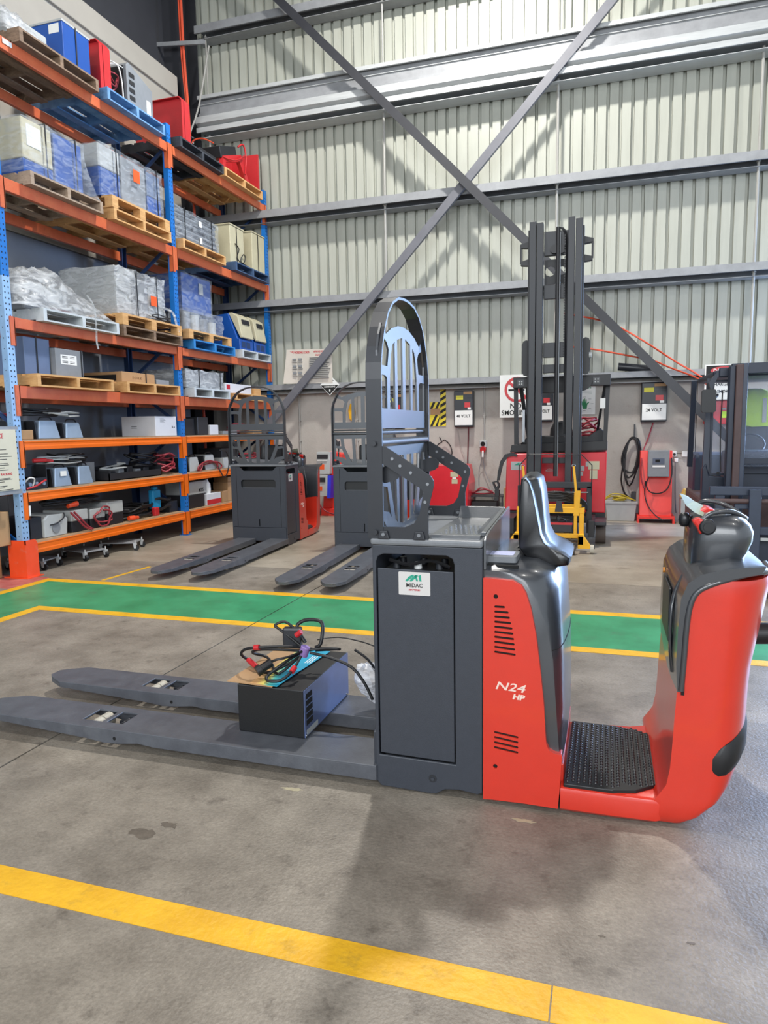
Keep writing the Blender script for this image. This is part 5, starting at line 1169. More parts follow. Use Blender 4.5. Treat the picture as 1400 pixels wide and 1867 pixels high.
# load wheels and legs
rb('reach_leg', (-.165, -.095, 8.25, 9.2, .12, .31), M_mastk); rb('leg_guard', (-.13, .035, 8.34, 8.8, .245, .285), M_bodyd, .006); rb('reach_leg', (-1.18, -1.02, 8.35, 9.2, .12, .31), M_mastk)
for xx in (-.085, -1.16): MB().cyl((xx, 8.60, .118), (xx + .115, 8.60, .118), .118, 24).build('load_wheel', M_tyre, rt, 40)
# fork carriage
cr = rb('carriage_plate', (-.82, -.13, 8.36, 8.42, .675, .745), M_mast); rb('carriage_side', (-.19, -.13, 8.36, 8.42, .15, .70), M_mast); rb('carriage_side', (-.98, -.92, 8.36, 8.42, .15, .70), M_mast)
rb('carriage_lower', (-.98, -.13, 8.38, 8.44, .28, .34), M_mastk); rb('hydraulic_bar', (-.75, -.17, 8.33, 8.36, .62, .635), M_bolt)
MB().tube([(-.955, 8.30, .30), (-.955, 8.30, .94), (-.84, 8.30, 1.07), (-.25, 8.30, 1.065), (-.135, 8.30, .945), (-.135, 8.30, .60)], .007, 6, smooth=0).build('screen_frame', M_mastk, rt, 40)
cc = MB()
for k in range(7): cc.tube([(-.80, 8.31 - .01 * (k % 2), .60 - k * .014), (-.55, 8.28, .64 - k * .018), (-.35, 8.29, .61 - k * .016), (-.20, 8.31, .52 - k * .012), (-.19, 8.33, .42)], .010, 6)
cc.build('hose_bundle', M_rubber, rt, 60)
# charging strap plugged in at the left
t = thing('charging_cable', 'thick black cable with a connector hanging at the left of the reach truck', 'cable', (-1.3, 9.0, .3))
MB().prism([(-1.05, 1.05), (-1.12, 1.07), (-1.20, 1.05), (-1.26, .96), (-1.29, .82), (-1.30, .72), (-1.27, .72), (-1.25, .82), (-1.22, .94), (-1.17, 1.01), (-1.11, 1.03), (-1.05, 1.02)], 'y', 8.86, 8.90).build('strap', M_mastk, t)
MB().prism([(-1.36, .70), (-1.29, .72), (-1.26, .66), (-1.28, .60), (-1.32, .60)], 'y', 8.84, 8.90, [[(-1.335, .69), (-1.30, .70), (-1.285, .66), (-1.31, .63)]]).box(-1.325, -1.265, 8.84, 8.90, .52, .60).box(-1.34, -1.27, 8.84, 8.90, .46, .51).build('connector', M_mastk, t, bev=.004)
MB().tube([(-1.30, 8.87, .46), (-1.30, 8.87, .38), (-1.36, 8.9, .28), (-1.43, 9.2, .22), (-1.5, 9.6, .25)], .013, 6).build('lead', M_mastk, t, 60)

# ---------------------------------------------------------------- yellow wheeled stand in front of the reach truck
M_yst = mat('stand_yellow', '#e0a512', .45, var=.06, dirt='#9a7a2a', dscale=14)
ys = thing('battery_stand', 'yellow wheeled battery transfer stand in front of the reach truck', 'trolley', (-.56, 7.95, 0))
def yb_(name, b, m=M_yst): return MB().box(*b).build(name, m, ys, bev=.004)
yb_('top_beam', (-.94, -.20, 7.98, 8.03, .425, .49)); yb_('top_beam', (-.94, -.24, 8.18, 8.23, .44, .50)); yb_('bottom_beam', (-.94, -.26, 7.98, 8.03, .145, .195))
for b in ((-.315, -.28, 7.985, 8.02, .16, .66), (-.255, -.205, 7.985, 8.02, .16, .49), (-.945, -.895, 7.985, 8.02, .16, .49)): yb_('upright', b)
for xx, s_ in ((-.29, 1), (-.845, -1)):
    MB().prism([(xx - .012, .62), (xx + .014, .62), (xx - .022, .95), (xx - .045, .95)], 'y', 7.97, 8.0).build('locking_arm', M_yst, ys)
    MB().tube([(xx - .035, 7.985, .935), (xx - .055, 7.985, .955), (xx - .035, 7.985, .972), (xx - .015, 7.985, .955), (xx - .035, 7.985, .935)], .004, 6).build('lifting_eye', M_bolt, ys, 60)
    MB().prism([(xx - .03, .40), (xx + .03, .40), (xx + .045, .68), (xx + .0, .68)], 'y', 7.975, 7.985).build('arm_gusset', M_yst, ys)
MB().prism([(-.26, .20), (-.20, .20), (-.13, .10), (-.13, .06), (-.26, .06)], 'y', 7.80, 7.86).prism([(-.26, .20), (-.20, .20), (-.20, .10), (-.26, .10)], 'y', 7.8, 8.02).build('foot_bracket', M_yst, ys, bev=.004)
MB().prism([(-.90, .20), (-.96, .20), (-1.02, .10), (-1.02, .06), (-.90, .06)], 'y', 7.80, 7.86).prism([(-.90, .20), (-.96, .20), (-.96, .10), (-.90, .10)], 'y', 7.8, 8.02).build('foot_bracket', M_yst, ys, bev=.004)
for xx, yy, r_, m in ((-.112, 7.85, .052, M_roll), (-.31, 7.75, .055, M_tyre), (-1.0, 7.86, .05, M_tyre), (-.85, 7.75, .05, M_tyre)):
    w_ = MB().cyl((xx - .022, yy, r_), (xx + .022, yy, r_), r_, 18).build('castor_wheel', m, ys, 40)
    MB().box(xx - .03, xx + .03, yy - .01, yy + .05, r_, r_ * 2 + .02).build('castor_fork', M_bodyd, w_)
bt_ = thing('traction_battery', 'dark battery box with a red band sitting inside the yellow stand', 'battery', (-.6, 8.12, .2))
MB().box(-.90, -.33, 8.05, 8.35, .197, .30).build('case', M_bodyd, bt_, bev=.006); MB().box(-.90, -.33, 8.045, 8.05, .285, .31).build('red_band', M_redc, bt_)
cc = MB()
for k in range(5): cc.tube([(-.86, 8.08, .33 + k * .012), (-.70, 8.06, .36), (-.55, 8.05, .33 + k * .01), (-.42, 8.06, .35), (-.36, 8.08, .33)], .007, 6)
cc.tube([(-.50, 8.04, .39), (-.44, 8.03, .36), (-.40, 8.03, .33), (-.46, 8.03, .32), (-.50, 8.03, .36), (-.49, 8.03, .40)], .006, 6)
cc.build('cable_bundle', M_rubber, bt_, 60)
single(MB().prism([(-.52, .44), (-.43, .44), (-.45, .56), (-.50, .57)], 'y', 7.965, 7.978), 'cable_plug', M_bodyd, 'dark grey plug resting on the beam of the yellow stand', 'plug')

# ---------------------------------------------------------------- counterbalance forklift at the right edge
M_fk = mat('forklift_dark', '#1f2737', .45, var=.12, scale=5, metal=.15)
M_fk2 = mat('forklift_slate', '#2b3548', .45, var=.12, scale=5)
M_fk3 = mat('forklift_rust', '#4a3838', .6, var=.15, scale=8)
M_lime = mat('hi_vis_lime', '#b8e02c', .7, var=.12, scale=8)
M_win = bpy.data.materials.new('cab_glass'); M_win.use_nodes = True
_b = M_win.node_tree.nodes['Principled BSDF']; _b.inputs['Base Color'].default_value = (.55, .65, .85, 1); _b.inputs['Roughness'].default_value = .05; _b.inputs['Alpha'].default_value = .10
fk = thing('counterbalance_forklift', 'dark blue forklift with a glazed cab cut off by the right edge of the photo', 'forklift', (1.52, 8.0, 0))
def fb(name, b, m=M_fk, bev=.006, par=None): return MB().box(*b).build(name, m, par or fk, bev=bev)
for cx in (1.19, 1.85):
    s_ = 1 if cx > 1.5 else -1
    fb('mast_rail', (cx + s_ * .0 - .03, cx + .03, 7.30, 7.42, .10, 1.94), M_fk3); fb('mast_rail', (cx + s_ * .055 - .025, cx + s_ * .055 + .025, 7.34, 7.46, .10, 1.93), M_fk); fb('mast_rail', (cx - s_ * .05 - .022, cx - s_ * .05 + .022, 7.32, 7.44, .12, 1.95), M_fk2)
fb('mast_head', (1.14, 1.90, 7.44, 7.50, 1.86, 1.96)); fb('mast_tie', (1.22, 1.82, 7.44, 7.48, 1.0, 1.06))
fb('carriage_bar', (.93, 2.10, 7.00, 7.05, .74, .82), M_fk2); fb('carriage_bar', (.93, 2.10, 7.0, 7.05, .38, .45), M_fk2); 
MB().cyl((.93, 6.98, .69), (2.10, 6.98, .69), .022, 14).build('shift_cylinder', M_fk3, fk, 40)
for xx in (1.02, 1.98): fb('carriage_side', (xx - .04, xx + .04, 7.02, 7.07, .38, .82), M_fk2)
MB().prism([(1.14, .40), (1.36, .40), (1.36, .66), (1.14, .66)], 'y', 6.99, 7.03, [[(1.18, .40), (1.32, .40), (1.32, .62), (1.18, .62)]]).build('carriage_frame', M_fk2, fk, bev=.004)
for xx in (1.30, 1.72):
    fb('fork_shank', (xx - .05, xx + .05, 6.93, 6.98, .05, .80), M_fk2); MB().prism([(6.98, .035), (5.95, .035), (5.90, .045), (5.95, .06), (6.98, .085)], 'x', xx - .05, xx + .05).build('fork', M_fk, fk, bev=.003)
fb('axle_guard', (.98, 2.06, 7.10, 7.3, .10, .38), M_fk); fb('step_light', (1.36, 1.52, 6.97, 6.99, .33, .36), M_lcase)
# cab
for xx in (.955, 2.085):
    MB().bar((xx, 7.62, .40), (xx + (.03 if xx < 1.5 else -.03), 7.70, 1.84), .055, .06, (0, 1, 0)).build('cab_pillar', M_fk, fk); MB().bar((xx, 8.9, .9), (xx, 8.75, 1.88), .055, .06, (0, 1, 0)).build('cab_pillar', M_fk, fk)
fb('cab_roof', (1.0, 2.04, 7.60, 8.85, 1.85, 1.91), M_fk, .02); fb('work_lamp', (1.04, 1.14, 7.50, 7.56, 1.84, 1.93), M_fk, .01)
MB().prism([(.975, 1.70), (1.03, 1.84), (1.14, 1.86), (1.14, 1.91), (1.03, 1.90), (.955, 1.79)], 'y', 7.52, 7.64).build('roof_corner', M_fk, fk)
mi = MB().prism(rrect(.875, 1.005, 1.50, 1.72, .025), 'y', 7.36, 7.40).build('side_mirror', M_mastk, fk, bev=.01); MB().tube([(1.0, 7.40, 1.64), (1.03, 7.5, 1.66), (1.05, 7.62, 1.68)], .010, 6).build('mirror_arm', M_mastk, mi, 40)
wd = MB().prism(rrect(1.0, 1.165, .88, 1.82, .02), 'y', 7.62, 7.66, [rrect(1.018, 1.148, .90, 1.80, .012)]).build('window_frame', M_fk, fk)
MB().box(1.018, 1.148, 7.638, 7.642, .90, 1.80).build('window_pane', M_win, wd)
MB().prism([(.935, .40), (1.16, .40), (1.16, .86), (1.0, .88), (.965, 1.0), (.935, .95)], 'y', 7.60, 7.72).build('front_cowl', M_fk, fk, bev=.01)
MB().prism([(1.19, .90), (1.85, .90), (1.85, 1.93), (1.19, 1.93)], 'y', 7.68, 7.72, [rrect(1.28, 1.76, .96, 1.88, .05)]).build('windscreen_frame', M_fk, fk)
MB().box(1.28, 1.76, 7.695, 7.70, .96, 1.88).build('windscreen', M_win, fk)
MB().tube([(1.10, 7.60, .92), (1.085, 7.60, 1.3), (1.09, 7.60, 1.72)], .006, 6).build('wiper', M_mastk, fk, 40)
MB().cyl((1.08, 7.61, .905), (1.08, 7.625, .905), .014, 12).build('washer', M_mastk, fk, 40)
fb('dashboard', (1.17, 1.90, 7.72, 8.1, .60, 1.12), M_fk, .03); fb('body', (.96, 2.08, 7.75, 9.3, .25, .62), M_fk3, .03); fb('counterweight', (1.0, 2.04, 8.9, 9.5, .30, 1.05), M_fk2, .06)
fb('seat_base', (1.30, 1.75, 8.25, 8.7, .62, .92), M_mastk, .03); fb('seat_back', (1.32, 1.73, 8.62, 8.74, .92, 1.70), M_mastk, .04)
MB().tube([(1.44 + .13 * cos(a_ * pi / 6), 8.08 + .06 * sin(a_ * pi / 6), 1.18 + .10 * sin(a_ * pi / 6)) for a_ in range(12)], .012, 6, closed=True).build('steering_wheel', M_mastk, fk, 60)
MB().tube([(1.235, 7.5, 1.05), (1.27, 7.48, .96), (1.26, 7.47, .85), (1.27, 7.47, .78)], .012, 6).build('hose', M_fk, fk, 60)
for xx in (.98, 1.90):
    MB().cyl((xx, 7.85, .28), (xx + .17, 7.85, .28), .28, 28).build('front_tyre', M_mastk, fk, 40, bev=.02); MB().cyl((xx, 9.15, .24), (xx + .17, 9.15, .24), .24, 28).build('rear_tyre', M_mastk, fk, 40, bev=.02)
fb('step_plate', (1.24, 1.40, 6.35, 6.9, .012, .03), M_fk, .002) if False else None
hv = thing('safety_vest', 'lime yellow hi-vis vest draped over the seat of the dark blue forklift', 'vest', (1.53, 8.5, 1.33))
rnd = random.Random(3); rings = []
for z, w_, y_ in ((1.36, .20, 8.57), (1.48, .205, 8.565), (1.60, .20, 8.565), (1.68, .19, 8.57), (1.74, .15, 8.60), (1.765, .10, 8.66)):
    rings.append([(1.53 + w_ * cos(2 * pi * k / 24), y_ + .05 * sin(2 * pi * k / 24) + rnd.uniform(-.012, .012), z + rnd.uniform(-.01, .01)) for k in range(24)])
MB().loft(rings).build('cloth', M_lime, hv, 60)
MB().box(1.40, 1.44, 8.498, 8.505, 1.40, 1.66).box(1.62, 1.66, 8.498, 8.505, 1.40, 1.66).build('reflective_band', M_lcase, hv)
# ---------------------------------------------------------------- things on and along the back wall
YW = 10.93
M_chb = mat('charger_black_case', '#1d1f26', .4, var=.06)
M_ylab = mat('yellow_label', '#c9c23e', .6, var=0)
def wallcharger(x0, x1, z0, z1, volt, label, sheet=(.02, .02), tilt=0):
    t = thing('wall_charger', label, 'charger', ((x0 + x1) / 2, YW - .1, z0), group='black wall chargers above the floor chargers')
    w_, h_ = x1 - x0, z1 - z0; yf = YW - .13
    c = MB().box(x0, x1, yf, YW - .002, z0, z1).build('case', M_chb, t, bev=.012)
    MB().box(x0 + w_ * .10, x0 + w_ * .48, yf - .003, yf, z1 - h_ * .24, z1 - h_ * .13).build('yellow_label', M_ylab, c); MB().box(x0 + w_ * .5, x1 - w_ * .05, yf - .003, yf, z1 - h_ * .10, z1 - h_ * .03).build('brown_label', M_card, c)
    MB().box(x0 + w_ * .55, x0 + w_ * .85, yf - .003, yf, z1 - h_ * .46, z1 - h_ * .32).build('red_label', M_redc, c); MB().box(x0 + w_ * .72, x0 + w_ * .88, yf - .004, yf, z1 - h_ * .52, z1 - h_ * .46).build('pink_label', M_white, c)
    MB().box(x0 + w_ * .5, x1 - w_ * .06, yf - .004, yf, z1 - h_ * .19, z1 - h_ * .165).build('display', M_bodyd, c)
    ps = MB().box(x0 + .015, x1 - .01, yf - .006, yf - .002, z0 + .03, z0 + h_ * .46).build('voltage_sheet', M_white, t); ps['label'] = 'white paper sheet with the voltage'
    text(volt, .062, ((x0 + x1) / 2, yf - .0065, z0 + h_ * .30), (1, 0, 0), (0, 0, 1), M_txt, ps, bold=.0016, sx=.92)
    return t
wallcharger(-3.385, -3.085, 1.385, 1.95, '24 VOLT', 'black wall charger seen through the backrest hoop of the near truck')
wallcharger(-2.255, -1.955, 1.40, 1.96, '48 VOLT', 'black wall charger with a 48 VOLT sheet, right of the hazard-taped notice')
wallcharger(-1.06, -.755, 1.46, 1.98, '24 VOLT', 'black wall charger seen between the rails of the tall mast')
wallcharger(.485, .835, 1.43, 1.99, '24 VOLT', 'black wall charger with a 24 VOLT sheet above the red floor charger')
def lead(pts, r, m, name, label, cat='cable'): return single(MB().tube(pts, r, 6), name, m, label, cat, smooth=60)
lead([(-2.04, 10.87, 1.40), (-2.05, 10.9, 1.2), (-2.06, 10.9, .9), (-2.05, 10.88, .5), (-1.98, 10.75, .40)], .010, mat('maroon_cable', '#5a1e24', .5, var=0), 'cable', 'dark red cable dropping from the 48 VOLT charger')
lead([(-2.22, 10.87, 1.40), (-2.20, 10.9, 1.25), (-2.17, 10.9, 1.1), (-2.05, 10.9, .8)], .005, M_pipe, 'cable', 'thin grey cable slanting down beside the dark red one')
lead([(-2.50, 10.85, 1.25), (-2.47, 10.88, 1.18), (-2.42, 10.88, 1.20), (-2.33, 10.88, 1.10), (-2.32, 10.88, .95), (-2.50, 10.88, .90), (-2.55, 10.88, 1.10), (-2.47, 10.88, 1.17)], .009, M_rubber, 'cable', 'black cable loop hanging on a hook left of the 48 VOLT charger')
# signs
def sign(name, label, x0, x1, z0, z1, m=M_white, y=None, cat='sign', ty=0):
    t = thing(name, label, cat, ((x0 + x1) / 2, YW, z0))
    yy = (y or YW) - .012
    return t, MB().box(x0, x1, yy, yy + .008, z0, z1).build('panel', m, t, bev=.002), yy - .0005
t, p, yy = sign('no_smoking_sign', 'white NO SMOKING sign with a red prohibition ring', -1.53, -1.06, 1.53, 2.165, y=10.704)
MB().prism(circ(-1.27, 1.945, .19, 32), 'y', yy - .001, yy, [circ(-1.27, 1.945, .150, 32)]).bar((-1.39, yy - .001, 2.055), (-1.15, yy - .001, 1.835), .04, .001, (0, 1, 0)).build('prohibition_ring', M_redc, p)
MB().box(-1.40, -1.16, yy - .0006, yy - .0001, 1.925, 1.955).build('cigarette', M_txt, p)
text('NO', .11, (-1.29, yy - .0006, 1.70), (1, 0, 0), (0, 0, 1), M_txt, p, bold=.0018); text('SMOKING', .105, (-1.29, yy - .0006, 1.60), (1, 0, 0), (0, 0, 1), M_txt, p, bold=.0018, sx=.9)
t, p, yy = sign('hand_wash_notice', 'white notice with a green hand right of the tall mast', -.47, -.15, 1.56, 2.0)
hm = MB()
hm.prism([(-.325, 1.64), (-.27, 1.64), (-.262, 1.70), (-.235, 1.735), (-.245, 1.745), (-.272, 1.72), (-.272, 1.78), (-.285, 1.78), (-.289, 1.73), (-.294, 1.795), (-.306, 1.795), (-.307, 1.73), (-.316, 1.785), (-.328, 1.783), (-.324, 1.725), (-.338, 1.76), (-.35, 1.755), (-.338, 1.70)], 'y', yy - .001, yy)
hm.build('hand_mark', mat('green_print', '#1f7a4a', .6, var=0), p)
text('WASH', .055, (-.29, yy - .0006, 1.955), (1, 0, 0), (0, 0, 1), MATS['green_print'], p, bold=.001)
rg_ = MB()
for a_ in range(0, 360, 45): rg_.box(-.305 + .11 * cos(R(a_)) - .02, -.305 + .11 * cos(R(a_)) + .02, yy - .0008, yy, 1.715 + .10 * sin(R(a_)) - .003, 1.715 + .10 * sin(R(a_)) + .003)
tag(rg_.build('small_print', M_gcase, p), kind='stuff'); 
lp = MB()
for k in range(3): lp.box(-.42, -.20, yy - .0008, yy, 1.90 - k * .022, 1.907 - k * .022)
tag(lp.build('small_print', M_gcase, p), kind='stuff')
t, p, yy = sign('danger_sign', 'black-topped DANGER sign partly hidden by the dark blue forklift', 1.30, 1.76, 1.72, 2.20, y=10.704)
MB().box(1.315, 1.745, yy - .001, yy, 2.05, 2.185).build('black_header', M_txt, p)
MB().prism([(1.53 + .16 * cos(2 * pi * k / 24), 2.118 + .052 * sin(2 * pi * k / 24)) for k in range(24)], 'y', yy - .002, yy - .001).build('red_oval', M_redc, p)
text('DANGER', .062, (1.53, yy - .0025, 2.118), (1, 0, 0), (0, 0, 1), M_white, p, bold=.0015)
text('CHARGING', .065, (1.53, yy - .0006, 1.93), (1, 0, 0), (0, 0, 1), M_txt, p, bold=.002, sx=.9); text('NO SMOKING', .058, (1.53, yy - .0006, 1.83), (1, 0, 0), (0, 0, 1), M_txt, p, bold=.002, sx=.9)
t = thing('red_wall_cabinet', 'red cabinet on the wall below the DANGER sign, seen through the forklift cab', 'cabinet', (1.5, 10.85, 1.38))
c_ = MB().box(1.33, 1.78, 10.78, YW - .002, 1.38, 1.71).build('case', M_redc, t, bev=.01); MB().box(1.55, 1.65, 10.777, 10.78, 1.47, 1.56).build('green_label', M_lime, c_); MB().box(1.55, 1.60, 10.776, 10.78, 1.58, 1.61).build('grey_label', M_gcase, c_)
# safe working loads notice, curled at one corner
M_notice = mat('pale_notice', '#c3bcb2', .6, var=.04)
t = thing('load_notice', 'large curled cream notice headed SAFE WORKING LOADS on the ribbed wall', 'notice', (-4.65, 10.67, 2.13))
rings = []
def nx(u, v): # u across 0..1, v down 0..1
    x = -5.03 + .80 * u + .0 * v - (.06 * v if u < .3 else 0) * (1 - u / .3 if u < .3 else 0); z = 2.71 - .55 * v - .02 * u
    return (x, 10.693 - .05 * max(0, .22 - u) * v * 4 + .0, z)
V = [nx(i / 16, j / 8) for i in range(17) for j in range(9)]; F = [(i * 9 + j, i * 9 + j + 1, (i + 1) * 9 + j + 1, (i + 1) * 9 + j) for i in range(16) for j in range(8)]
F += [tuple(153 + k for k in reversed(f)) for f in F]; V += [(x, y + .003, z) for x, y, z in V]
p = MB().add(V, F).build('panel', M_notice, t, 50)
text('SAFE WORKING LOADS', .052, (-4.80, 10.692, 2.655), (1, 0, -.02), (0, 0, 1), M_redtxt, p, bold=.002, sx=.62); text('APPROVED EQUIPMENT', .04, (-4.42, 10.692, 2.655), (1, 0, -.02), (0, 0, 1), M_redtxt, p, bold=.001, sx=.62); text('ONLY TO BE USED', .04, (-4.42, 10.692, 2.60), (1, 0, -.02), (0, 0, 1), M_redtxt, p, bold=.001, sx=.62)
pr = MB(); random.seed(8)
for k in range(12): pr.box(-4.62, -4.32 + random.random() * .06, 10.6635, 10.692, 2.56 - k * .03, 2.566 - k * .03)
for k in range(3):
    for j in range(2): pr.box(-4.92 + j * .10, -4.86 + j * .10, 10.6635, 10.692, 2.53 - k * .11, 2.56 - k * .11).box(-4.92 + j * .10, -4.85 + j * .10, 10.6635, 10.692, 2.50 - k * .11, 2.507 - k * .11)
tag(pr.build('small_print', M_gcase, p), kind='stuff')
# corrosive diamond
t = thing('corrosive_sign', 'black and white CORROSIVE diamond sign hanging from the wall girt', 'sign', (-4.29, 10.66, 1.95))
cx, cz, r_ = -4.285, 2.115, .168
p = MB().prism([(cx, cz + r_), (cx - r_, cz), (cx, cz - r_), (cx + r_, cz)], 'y', 10.695, 10.70).build('panel', M_white, t)
MB().prism([(cx - r_ + .012, cz - .003), (cx + r_ - .012, cz - .003), (cx, cz - r_ + .014)], 'y', 10.693, 10.695).prism([(cx - .07, cz + .085), (cx - .01, cz + .075), (cx - .02, cz + .10)], 'y', 10.694, 10.695).prism([(cx + .08, cz + .065), (cx + .02, cz + .07), (cx + .03, cz + .095)], 'y', 10.694, 10.695).build('black_half', M_txt, p)
text('CORROSIVE', .036, (cx, 10.6925, cz - .03), (1, 0, 0), (0, 0, 1), M_white, p, bold=.0008); text('8', .055, (cx, 10.6925, cz - .09), (1, 0, 0), (0, 0, 1), M_white, p, bold=.0012)
# hazard-taped notice
t = thing('taped_notice', 'brown card on the wall framed with black and yellow hazard tape', 'notice', (-2.55, 10.92, 1.42))
MB().box(-2.66, -2.46, 10.922, 10.928, 1.44, 1.80).build('card', M_card, t)
M_hyel = mat('hazard_yellow', '#d6c126', .5, var=0)
def hazard(x0, x1, z0, z1, vert):
    tp = MB().box(x0, x1, 10.916, 10.922, z0, z1).build('tape', M_hyel, t); s_ = MB()
    L_ = (z1 - z0) if vert else (x1 - x0); w_ = (x1 - x0) if vert else (z1 - z0); n = max(2, int(L_ / .085))
    for k in range(n):
        a = k * L_ / n; b_ = a + L_ / n * .5
        if vert: s_.prism([(x0, z0 + a), (x1, min(z1, z0 + a + w_ * .6)), (x1, min(z1, z0 + b_ + w_ * .6)), (x0, min(z1, z0 + b_))], 'y', 10.9145, 10.916)
        else: s_.prism([(x0 + a, z0), (min(x1, x0 + b_), z0), (min(x1, x0 + b_ + w_ * .5), z1), (min(x1, x0 + a + w_ * .5), z1)], 'y', 10.9145, 10.916)
    s_.build('black_stripe', M_txt, tp)
hazard(-2.50, -2.41, 1.42, 2.0, True); hazard(-2.67, -2.50, 1.70, 1.80, False); hazard(-2.67, -2.50, 1.42, 1.60, False)
single(MB().prism([(-4.02, 1.56), (-3.95, 1.50), (-3.93, 1.68), (-3.95, 1.80), (-4.0, 1.82), (-4.04, 1.70)], 'y', 10.86, 10.925), 'yellow_cloth', mat('amber_cloth', '#d9a018', .8, var=.1), 'yellow cloth hanging on the wall behind the second parked order picker', 'cloth', bev=.01)
# conduits and outlets
def conduit(x, z1, z0, label): return single(MB().cyl((x, 10.90, z0), (x, 10.90, z1), .011, 8).box(x - .02, x + .02, 10.89, 10.93, z0 + .4, z0 + .415).box(x - .02, x + .02, 10.89, 10.93, z1 - .5, z1 - .485), 'wall_conduit', M_pipe, label, 'conduit', smooth=40)
conduit(-1.80, 2.04, 1.16, 'pale vertical conduit ending in a red-plugged outlet'); conduit(-4.93, 2.04, .80, 'pale vertical conduit on the concrete beside the far end of the racking'); conduit(1.20, 2.04, 1.03, 'pale vertical conduit above the double outlet near the right edge'); conduit(-3.90, 2.04, .80, 'pale vertical conduit behind the second parked order picker')
t = thing('power_outlet', 'grey outlet with a red and white industrial plug on the concrete wall', 'outlet', (-1.82, 10.88, 1.0))
MB().box(-1.87, -1.76, 10.87, YW, 1.08, 1.19).build('socket', M_lcase, t, bev=.008); MB().cyl((-1.815, 10.86, 1.135), (-1.815, 10.87, 1.135), .036, 16).build('socket_face', M_hole, t, 40)
pl_ = MB().cyl((-1.81, 10.83, 1.045), (-1.81, 10.90, 1.06), .045, 16).build('plug', M_redc, t, 40); MB().cyl((-1.81, 10.82, .93), (-1.81, 10.83, 1.03), .014, 10).build('plug_tail', M_white, pl_, 40)
lead([(-1.81, 10.84, .93), (-1.78, 10.88, .70), (-1.68, 10.86, .50), (-1.60, 10.75, .40)], .005, M_gcase, 'cable', 'thin cable curving right from the red industrial plug'); lead([(-1.82, 10.84, .93), (-1.88, 10.9, .70), (-1.88, 10.88, .48)], .004, M_gcase, 'cable', 'thin cable hanging straight down from the red industrial plug')
for x0, lab in ((.87, 'white double outlet with a black plug beside the red floor charger'), (1.06, 'white outlet with a faded mark nearest the forklift')):
    t = thing('wall_outlet', lab, 'outlet', (x0 + .06, 10.9, .93)); MB().box(x0, x0 + .12, 10.895, YW, .925, 1.005).build('face_plate', M_white, t, bev=.006)
    if x0 < 1: MB().cyl((x0 + .09, 10.87, .96), (x0 + .09, 10.895, .96), .018, 12).build('black_plug', M_rubber, t, 40); MB().box(x0 + .09, x0 + .14, 10.86, 10.895, .85, .90).build('white_plug', M_white, t, bev=.006)
lead([(.99, 10.90, .975), (1.06, 10.90, .975)], .004, M_rubber, 'cable', 'short dark cable between the two white outlets')
lead([(.97, 10.86, .86), (.98, 10.88, .6), (.99, 10.88, .3), (1.0, 10.8, .12)], .006, M_rubber, 'cable', 'black flex hanging from the white outlet to the floor')
# black cable coil on a hook
t = thing('charging_cable', 'thick black cable coiled on a wall hook left of the red floor charger', 'cable', (.35, 10.85, .3))
cb_ = MB()
for k, (dx, rz) in enumerate(((0, 0), (.02, .04), (-.02, -.03))):
    cb_.tube([(.41 + dx, 10.87, 1.20), (.33 + dx, 10.87, 1.15 + rz), (.27 + dx, 10.87, .95), (.27 + dx, 10.87, .75 - rz * 2), (.34 + dx, 10.87, .62 - rz * 3), (.43 + dx, 10.87, .72), (.48 + dx, 10.87, .95), (.46 + dx, 10.87, 1.15)], .013, 6, closed=True)
cb_.tube([(.28, 10.87, .9), (.24, 10.87, .6), (.30, 10.87, .38), (.42, 10.87, .30), (.44, 10.87, .36)], .012, 6); cb_.build('coil', M_rubber, t, 60)
MB().box(.385, .45, 10.80, 10.86, .26, .42).build('connector', M_bodyd, t, bev=.01); MB().tube([(.39, 10.83, .27), (.35, 10.83, .20), (.41, 10.83, .19), (.43, 10.83, .27)], .007, 6).build('connector_handle', M_bodyd, t, 60)
MB().box(.40, .42, 10.88, YW, 1.18, 1.40).build('hook', M_bodyd, t)
# red floor charger cabinet with grey charger on top
M_fred = mat('coral_red', '#e2382e', .4, var=.05, scale=4)
t = thing('floor_charger', 'coral red floor cabinet carrying a grey charger below the 24 VOLT box', 'charger', (.70, 10.7, 0))
MB().prism([(10.55, .10), (10.85, .10), (10.85, 1.02), (10.72, 1.02)], 'x', .49, .92).build('cabinet', M_fred, t, bev=.006)
MB().box(.46, .96, 10.50, 10.88, .06, .10).build('skid', M_fred, t, bev=.004)
for xx in (.46, .93): MB().box(xx, xx + .03, 10.50, 10.88, 0, .06).build('foot', M_fred, t)
ch = MB().box(.585, .865, 10.50, 10.66, .66, 1.03).build('charger', M_gcase, t, bev=.008)
MB().box(.645, .80, 10.495, 10.50, .84, .92).build('control_panel', mat('panel_slate', '#4d5566', .4, var=0), ch); MB().box(.645, .81, 10.494, 10.50, .795, .82).build('white_strip', M_white, ch); MB().box(.68, .74, 10.493, 10.495, .865, .905).build('screen', M_hole, ch)
lead([(.60, 10.5, .66), (.57, 10.48, .55), (.62, 10.47, .45), (.74, 10.46, .43), (.85, 10.47, .50), (.90, 10.48, .70), (.89, 10.5, .93)], .009, M_rubber, 'cable', 'black cable looping across the front of the coral red cabinet'); lead([(.56, 10.5, .60), (.55, 10.46, .42), (.60, 10.45, .25), (.70, 10.44, .12), (.80, 10.40, .06)], .008, M_rubber, 'cable', 'black cable running down the coral red cabinet to the floor')
lead([(.66, 10.87, 1.42), (.60, 10.88, 1.2), (.53, 10.86, 1.0), (.50, 10.6, .85), (.50, 10.5, .65), (.54, 10.47, .50)], .010, M_redcab, 'cable', 'red lead from the 24 VOLT wall charger down to the coral red cabinet')
